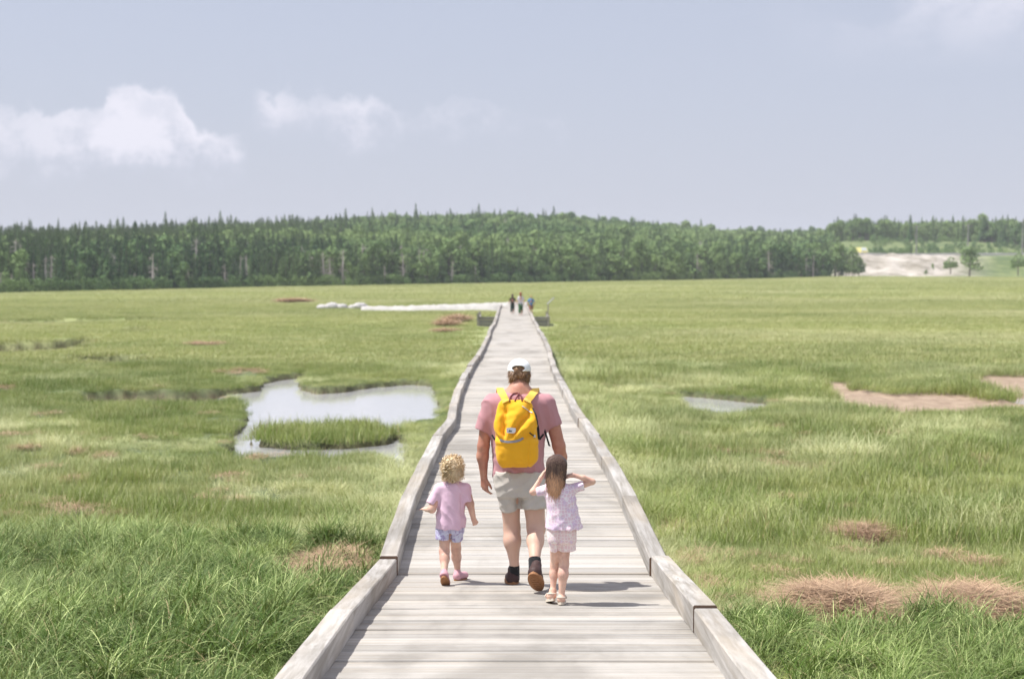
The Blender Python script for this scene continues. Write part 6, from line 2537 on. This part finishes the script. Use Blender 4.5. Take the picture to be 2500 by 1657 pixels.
def build_girl():
    y0 = deck_depth(910, 1508)
    u = px2m(y0)
    C = lambda gx, gy: (((1270 + gx / 3.733) - 1000) * 2.45, ((1080 + gy / 3.733) - 860) * 2.45)

    def P(gx, gy, y=0.0):
        zx, zy = C(gx, gy)
        return R1(zx, zy, y0 + y)
    u = y0 / FPX / 3.733
    org = P(375, 1490)
    root = empty('person', org, 0, 'girl with long brown hair and floral pink set holding both hands to her ears', 'person')
    lo = np.array([P(60, 0)[0], y0 - 0.28, org[2] - 0.03])
    hi = np.array([P(720, 0)[0], y0 + 0.42, org[2] + 1.12])
    S = Sdf(lo, hi, 0.0048)
    c = P(330, 225, 0.06)
    ec, _ = head(S, c, 88 * u, 0.2, 0.1)
    S.cone(P(330, 385, 0.02), P(330, 320, 0.04), 42 * u, 40 * u, 0.02)
    S.cone(P(300, 470, .03), P(345, 780, .03), 68 * u, 75 * u, 0.03)
    S.cone(P(400, 470, .03), P(410, 780, .03), 68 * u, 75 * u, 0.03)
    # left arm: elbow out to the left and down, hand up at the ear
    S.cone(P(240, 435, .03), P(118, 448, .05), 32 * u, 29 * u, 0.02)
    S.cone(P(116, 450, .05), P(190, 320, .06), 30 * u, 18 * u, 0.015)
    hand(S, P(190, 320, .06), P(232, 245, .08) - P(190, 320, .06), (1, 0.1, -0.1), 0.098, 0.5, 1, 0.004)
    # right arm: elbow out to the right, forearm back to the ear
    S.cone(P(470, 425, .03), P(658, 357, .03), 32 * u, 27 * u, 0.02)
    S.cone(P(660, 355, .03), P(572, 320, .02), 27 * u, 25 * u, 0.012)
    S.cone(P(572, 320, .02), P(478, 296, .02), 25 * u, 17 * u, 0.012)
    hand(S, P(482, 296, .02), P(400, 305, .05) - P(482, 296, .02), (-0.1, 0.2, -1), 0.098, 0.5, 1, 0.004)
    # legs
    S.cone(P(322, 930, .03), P(312, 1120, .08), 52 * u, 36 * u, 0.02)
    S.cone(P(312, 1120, .08), P(308, 1200, .07), 36 * u, 38 * u, 0.02)
    S.cone(P(308, 1190, .07), P(298, 1350, .04), 38 * u, 22 * u, 0.02)
    S.cone(P(405, 930, .03), P(400, 1110, .03), 57 * u, 42 * u, 0.02)
    S.cone(P(400, 1110, .03), P(392, 1200, .0), 42 * u, 46 * u, 0.02)
    S.cone(P(392, 1195, .0), P(376, 1410, -.01), 46 * u, 24 * u, 0.02)
    zdeck = lambda y: float(walk(np.array([y]))[2][0]) + 0.004
    feet = []
    hR = P(374, 1462, -.02)
    hR[2] = zdeck(hR[1]) + 0.040
    tR = hR + np.array([0.012, 0.125, 0])
    tR[2] = zdeck(tR[1]) + 0.034
    kid_foot(S, P(376, 1410, -.01), hR, tR, 0.026)
    feet.append((hR, tR))
    hL = P(292, 1392, .03)
    tL = hL + np.array([-0.02, 0.12, -0.035])
    kid_foot(S, P(298, 1350, .04), hL, tL, 0.026)
    feet.append((hL, tL))
    sdf_obj('body', S, SKIN_KID, root, org, None, 2)
    eyes(ec, 88 * u, root, org)
    # top, flaring to the hem
    S = Sdf(lo, hi, 0.0052)
    rows = []
    for gy, xl, xr, b in ((372, 282, 380, .045), (384, 245, 430, .058), (400, 215, 478, .072), (440, 212, 500, .085), (520, 228, 508, .095), (600, 240, 520, .102), (680, 238, 545, .11), (750, 232, 568, .118), (785, 230, 582, .122)):
        a, b_ = P(xl, gy), P(xr, gy)
        rows.append((a[2], (a[0] + b_[0]) / 2, y0 + 0.035, (b_[0] - a[0]) / 2, b))
    S.loft(rows, 0.008, 2.4)
    S.cone(P(250, 425, .03), P(150, 448, .045), 50 * u, 44 * u, 0.02, 1.1, True)
    S.cone(P(455, 425, .03), P(578, 388, .03), 52 * u, 46 * u, 0.02, 1.1, True)

    def dsp(V):
        low = sstep(0.0, -0.3, V[:, 2] - P(0, 480)[2])
        d = folds(V, 0.013, (1, 0, 0.15), 50, 31, 0.9) * (0.3 + low) + folds(V, 0.012, (0.6, 0, -0.8), 48, 32, 1.0) * (1 - 0.5 * low)
        return d + 0.003 * fbm(V, 14, 33, 3)
    sdf_obj('blouse', S, M_FLORAL, root, org, dsp, 2)
    # shorts
    S = Sdf(lo, hi - [0, 0, 0.4], 0.0052)
    rows = []
    for gy, xl, xr, b in ((760, 248, 512, .085), (800, 244, 515, .092), (880, 248, 515, .096), (910, 255, 515, .09)):
        a, b_ = P(xl, gy), P(xr, gy)
        rows.append((a[2], (a[0] + b_[0]) / 2, y0 + 0.03, (b_[0] - a[0]) / 2, b))
    S.loft(rows, 0.008, 2.5)
    S.cone(P(312, 880, .03), P(328, 983, .035), 64 * u, 54 * u, 0.012, 1.35, True)
    S.cone(P(430, 880, .03), P(438, 983, .03), 76 * u, 74 * u, 0.012, 1.2, True)
    sdf_obj('shorts', S, M_FLORAL2, root, org, lambda V: folds(V, 0.008, (0.9, 0, 0.3), 46, 35, 1.0) - 0.012 * np.exp(-((V[:, 0] - P(348, 900)[0]) / 0.008) ** 2) * (V[:, 1] < y0 + .02), 2)
    # sandals: sole, heel strap, toe strap
    for h, t in feet:
        d = t - h
        Lr = np.linalg.norm(d)
        d /= Lr
        sd = np.cross(d, [0, 0, 1.0])
        sd /= np.linalg.norm(sd)
        up = np.cross(sd, d)
        m = MB()
        V = []
        n = 20
        for z_ in (-0.044, -0.026):
            for i in range(n):
                a = 2 * math.pi * i / n
                V.append((h + t) / 2 + d * math.cos(a) * (Lr / 2 + 0.028) + sd * math.sin(a) * 0.030 * (1 + 0.12 * math.cos(a)) + up * (z_ + 0.006))
        m.add(V, [tuple(range(n))[::-1], tuple(n + i for i in range(n))] + [(i, (i + 1) % n, n + (i + 1) % n, n + i) for i in range(n)])
        so = m.build('sandal', M_CREAM, root, False, org)
        for base, z_, k in ((h - d * 0.0, 0.012, 'heel_strap'), (t - d * 0.01, -0.002, 'toe_strap')):
            m = MB()
            pts = []
            for i in range(13):
                a = math.pi * i / 12
                if k == 'heel_strap':
                    pts.append(base - d * math.sin(a) * 0.029 + sd * math.cos(a) * 0.029 + up * z_)
                else:
                    pts.append(base + sd * math.cos(a) * 0.029 + up * (math.sin(a) * 0.029 - 0.006))
            m.tube(pts, 0.005, 6)
            m.build(k, M_CREAM, so, True, org)
    # long hair: cap of hair, then strands falling to the shoulder blades
    S = Sdf(c - np.array([0.13, 0.16, 0.35]), c + 0.15, 0.0045)
    S.ell(P(332, 205, 0.045), np.array([100 * u, 0.10, 100 * u]), 0)
    S.cone(P(322, 240, -0.01), P(312, 440, -.045), 78 * u, 50 * u, 0.03, 0.6)
    S.F = np.maximum(S.F, (lambda X, Y, Z: (Y - c[1]) - 0.03 - 0.7 * (Z - c[2]) + 0 * X)(*np.meshgrid(*S.ax, indexing='ij', sparse=True)).astype(np.float32))
    zt, zb = P(0, 110)[2], P(0, 500)[2]
    o, hVQ = sdf_obj('hair', S, M_HAIRG, root, org, lambda V: 0.006 * fbm(V * [1, 1, 0.15], 60, 2, 3), 1, {'blade': lambda V: np.clip(0.3 + 0.8 * fbm(V * [1, 1, 0.1], 60, 8, 2), 0, 1), 'along': lambda V: np.clip((zt - V[:, 2]) / (zt - zb), 0, 1)})
    b = bvh_of(hVQ)
    r = np.random.default_rng(12)
    st = []
    for i in range(820):
        f = r.uniform(-1, 1)
        gx0 = 332 + f * 92 * (1 - 0.15 * r.uniform())
        gy0 = 112 + 70 * abs(f) ** 2 + r.uniform(0, 90)
        gx1 = 318 + f * 62 + r.normal(0, 10)
        gy1 = 465 + r.normal(0, 42) - 60 * abs(f)
        pts = []
        n = 14
        ph = r.uniform(0, 6.28)
        yl = None
        wv = r.uniform(5, 16)
        for q in range(n):
            t_ = q / (n - 1)
            e = t_ ** 1.2
            gx = gx0 + (gx1 - gx0) * e - 14 * math.sin(t_ * 3.1) * (-f) * 0.6 + wv * math.sin(ph + t_ * 11) * sstep(0.45, 0.9, t_)
            gy = gy0 + (gy1 - gy0) * t_
            zx, zy = C(gx, gy)
            h_ = drape([b], zx, zy, 0.003 + r.uniform(0, 0.004))
            if h_ is not None and h_[0][1] < y0 + 0.09:
                yl = h_[0][1] if yl is None else 0.5 * yl + 0.5 * h_[0][1]
            if yl is None:
                yl = y0 - 0.01
            pts.append(R1(zx, zy, yl - (0.006 * t_)))
        st.append((np.array(pts), np.array([1.0, 0.15 * f, 0])))
    hair_strands('hair_strands', M_HAIRG, st, 0.0048, o, org, 7)


def build_walker(px, head_px, feet_px, y, label, parts, sx=1.0):
    """a far walker; parts = colours (skin, top, bottom, hair)"""
    f = D_y(px, feet_px, y)
    z0 = float(walk(np.array([y]))[2][0])
    H = D_y(px, head_px, y)[2] - z0
    x = f[0]
    org = np.array([x, y, z0])
    root = empty('person', org, 0, label, 'person')
    q = lambda a, b, c: org + np.array([a * H * sx, b * H, c * H])
    lo, hi = q(-0.3, -0.25, -0.01), q(0.3, 0.25, 1.05)
    S = Sdf(lo, hi, 0.012)
    hd = 0.065 * H
    head(S, q(0, 0.01, 0.93), hd * 0.85, 0.1, 0)
    S.cone(q(0, 0, 0.80), q(0, 0.0, 0.88), 0.032 * H, 0.03 * H, 0.02)
    S.cone(q(0, 0, 0.55), q(0, 0, 0.75), 0.075 * H, 0.085 * H, 0.04)
    for s in (-1, 1):
        S.cone(q(0.10 * s, 0, 0.79), q(0.15 * s, -0.02, 0.61), 0.032 * H, 0.025 * H, 0.02)
        S.cone(q(0.15 * s, -0.02, 0.61), q(0.145 * s, 0.06, 0.47), 0.024 * H, 0.016 * H, 0.02)
        hand(S, q(0.145 * s, 0.06, 0.47), (0, 0.2, -1), (-s, 0, 0), 0.10 * H, 0.5, s, 0.004)
        S.cone(q(0.05 * s, 0, 0.52), q(0.05 * s, 0.08 * s, 0.28), 0.052 * H, 0.034 * H, 0.02)
        S.cone(q(0.05 * s, 0.08 * s, 0.28), q(0.05 * s, 0.09 * s - 0.05, 0.04), 0.036 * H, 0.02 * H, 0.02)
        S.cone(q(0.05 * s, 0.09 * s - 0.06, 0.02), q(0.055 * s, 0.09 * s + 0.05, 0.015), 0.022 * H, 0.018 * H, 0.01)
    sdf_obj('body', S, parts['skin'], root, org, None, 1)
    S = Sdf(lo, hi, 0.012)
    S.cone(q(0, 0, parts.get('hem', 0.50)), q(0, 0, 0.76), 0.095 * H, 0.10 * H, 0.03, 0.8)
    for s in (-1, 1):
        S.cone(q(0.08 * s, 0, 0.79), q(0.135 * s, -0.01, 0.68), 0.045 * H, 0.038 * H, 0.03, 1, True)
    sdf_obj(parts.get('topname', 't_shirt'), S, parts['top'], root, org, lambda V: folds(V, 0.01, (1, 0, .4), 30, 3), 1)
    S = Sdf(lo, hi, 0.012)
    S.cone(q(0, 0, 0.50), q(0, 0, 0.54), 0.09 * H, 0.085 * H, 0.02, 0.85)
    for s in (-1, 1):
        S.cone(q(0.045 * s, 0, 0.50), q(0.052 * s, 0.08 * s * (0.52 - parts['leg']) * 4, parts['leg']), 0.062 * H, 0.048 * H, 0.02, 1, True)
    sdf_obj(parts.get('lowname', 'shorts'), S, parts['low'], root, org, None, 1)
    S = Sdf(lo, hi, 0.012)
    S.ell(q(0, -0.012, 0.955), np.array([0.066, 0.072, 0.066]) * H, 0)
    if parts.get('long'):
        S.cone(q(0, -0.05, 0.92), q(0, -0.075, 0.80), 0.05 * H, 0.035 * H, 0.03, 0.6)
    S.F = np.maximum(S.F, (lambda X, Y, Z: (Y - y) - 0.03 * H - 0.5 * (Z - q(0, 0, .93)[2]) + 0 * X)(*np.meshgrid(*S.ax, indexing='ij', sparse=True)).astype(np.float32))
    sdf_obj('hair', S, parts['hair'], root, org, lambda V: 0.01 * fbm(V, 20, 2, 2), 1, {'blade': lambda V: np.zeros(len(V)), 'along': lambda V: np.zeros(len(V))})


build_man()
build_toddler()
build_girl()
build_walker(1184, 680, 728, 92.0, 'far walker at the left of the trio, dark hair, black top and dark green trousers',
             dict(skin=SKIN_MAN, top=cloth_mat('dark_top', (0.05, 0.045, 0.04)), low=cloth_mat('dark_trousers', (0.02, 0.04, 0.03)), leg=0.10, lowname='trousers', hair=M_HAIRG, long=True), 1.1)
build_walker(1203, 676, 731, 89.0, 'far walker in the middle of the trio, pale top and dark green trousers',
             dict(skin=SKIN_KID, top=cloth_mat('pale_top', (0.62, 0.60, 0.66)), low=cloth_mat('green_trousers', (0.05, 0.13, 0.05)), leg=0.10, lowname='trousers', hair=cloth_mat('auburn', (0.28, 0.10, 0.05)), long=True), 1.0)
build_walker(1227, 683, 729, 90.5, 'far walker at the right of the trio, blue top and red brown shorts',
             dict(skin=SKIN_MAN, top=cloth_mat('blue_top', (0.07, 0.26, 0.52)), low=cloth_mat('rust_shorts', (0.30, 0.11, 0.08)), leg=0.27, hair=cloth_mat('sandy', (0.45, 0.33, 0.15))), 1.25)
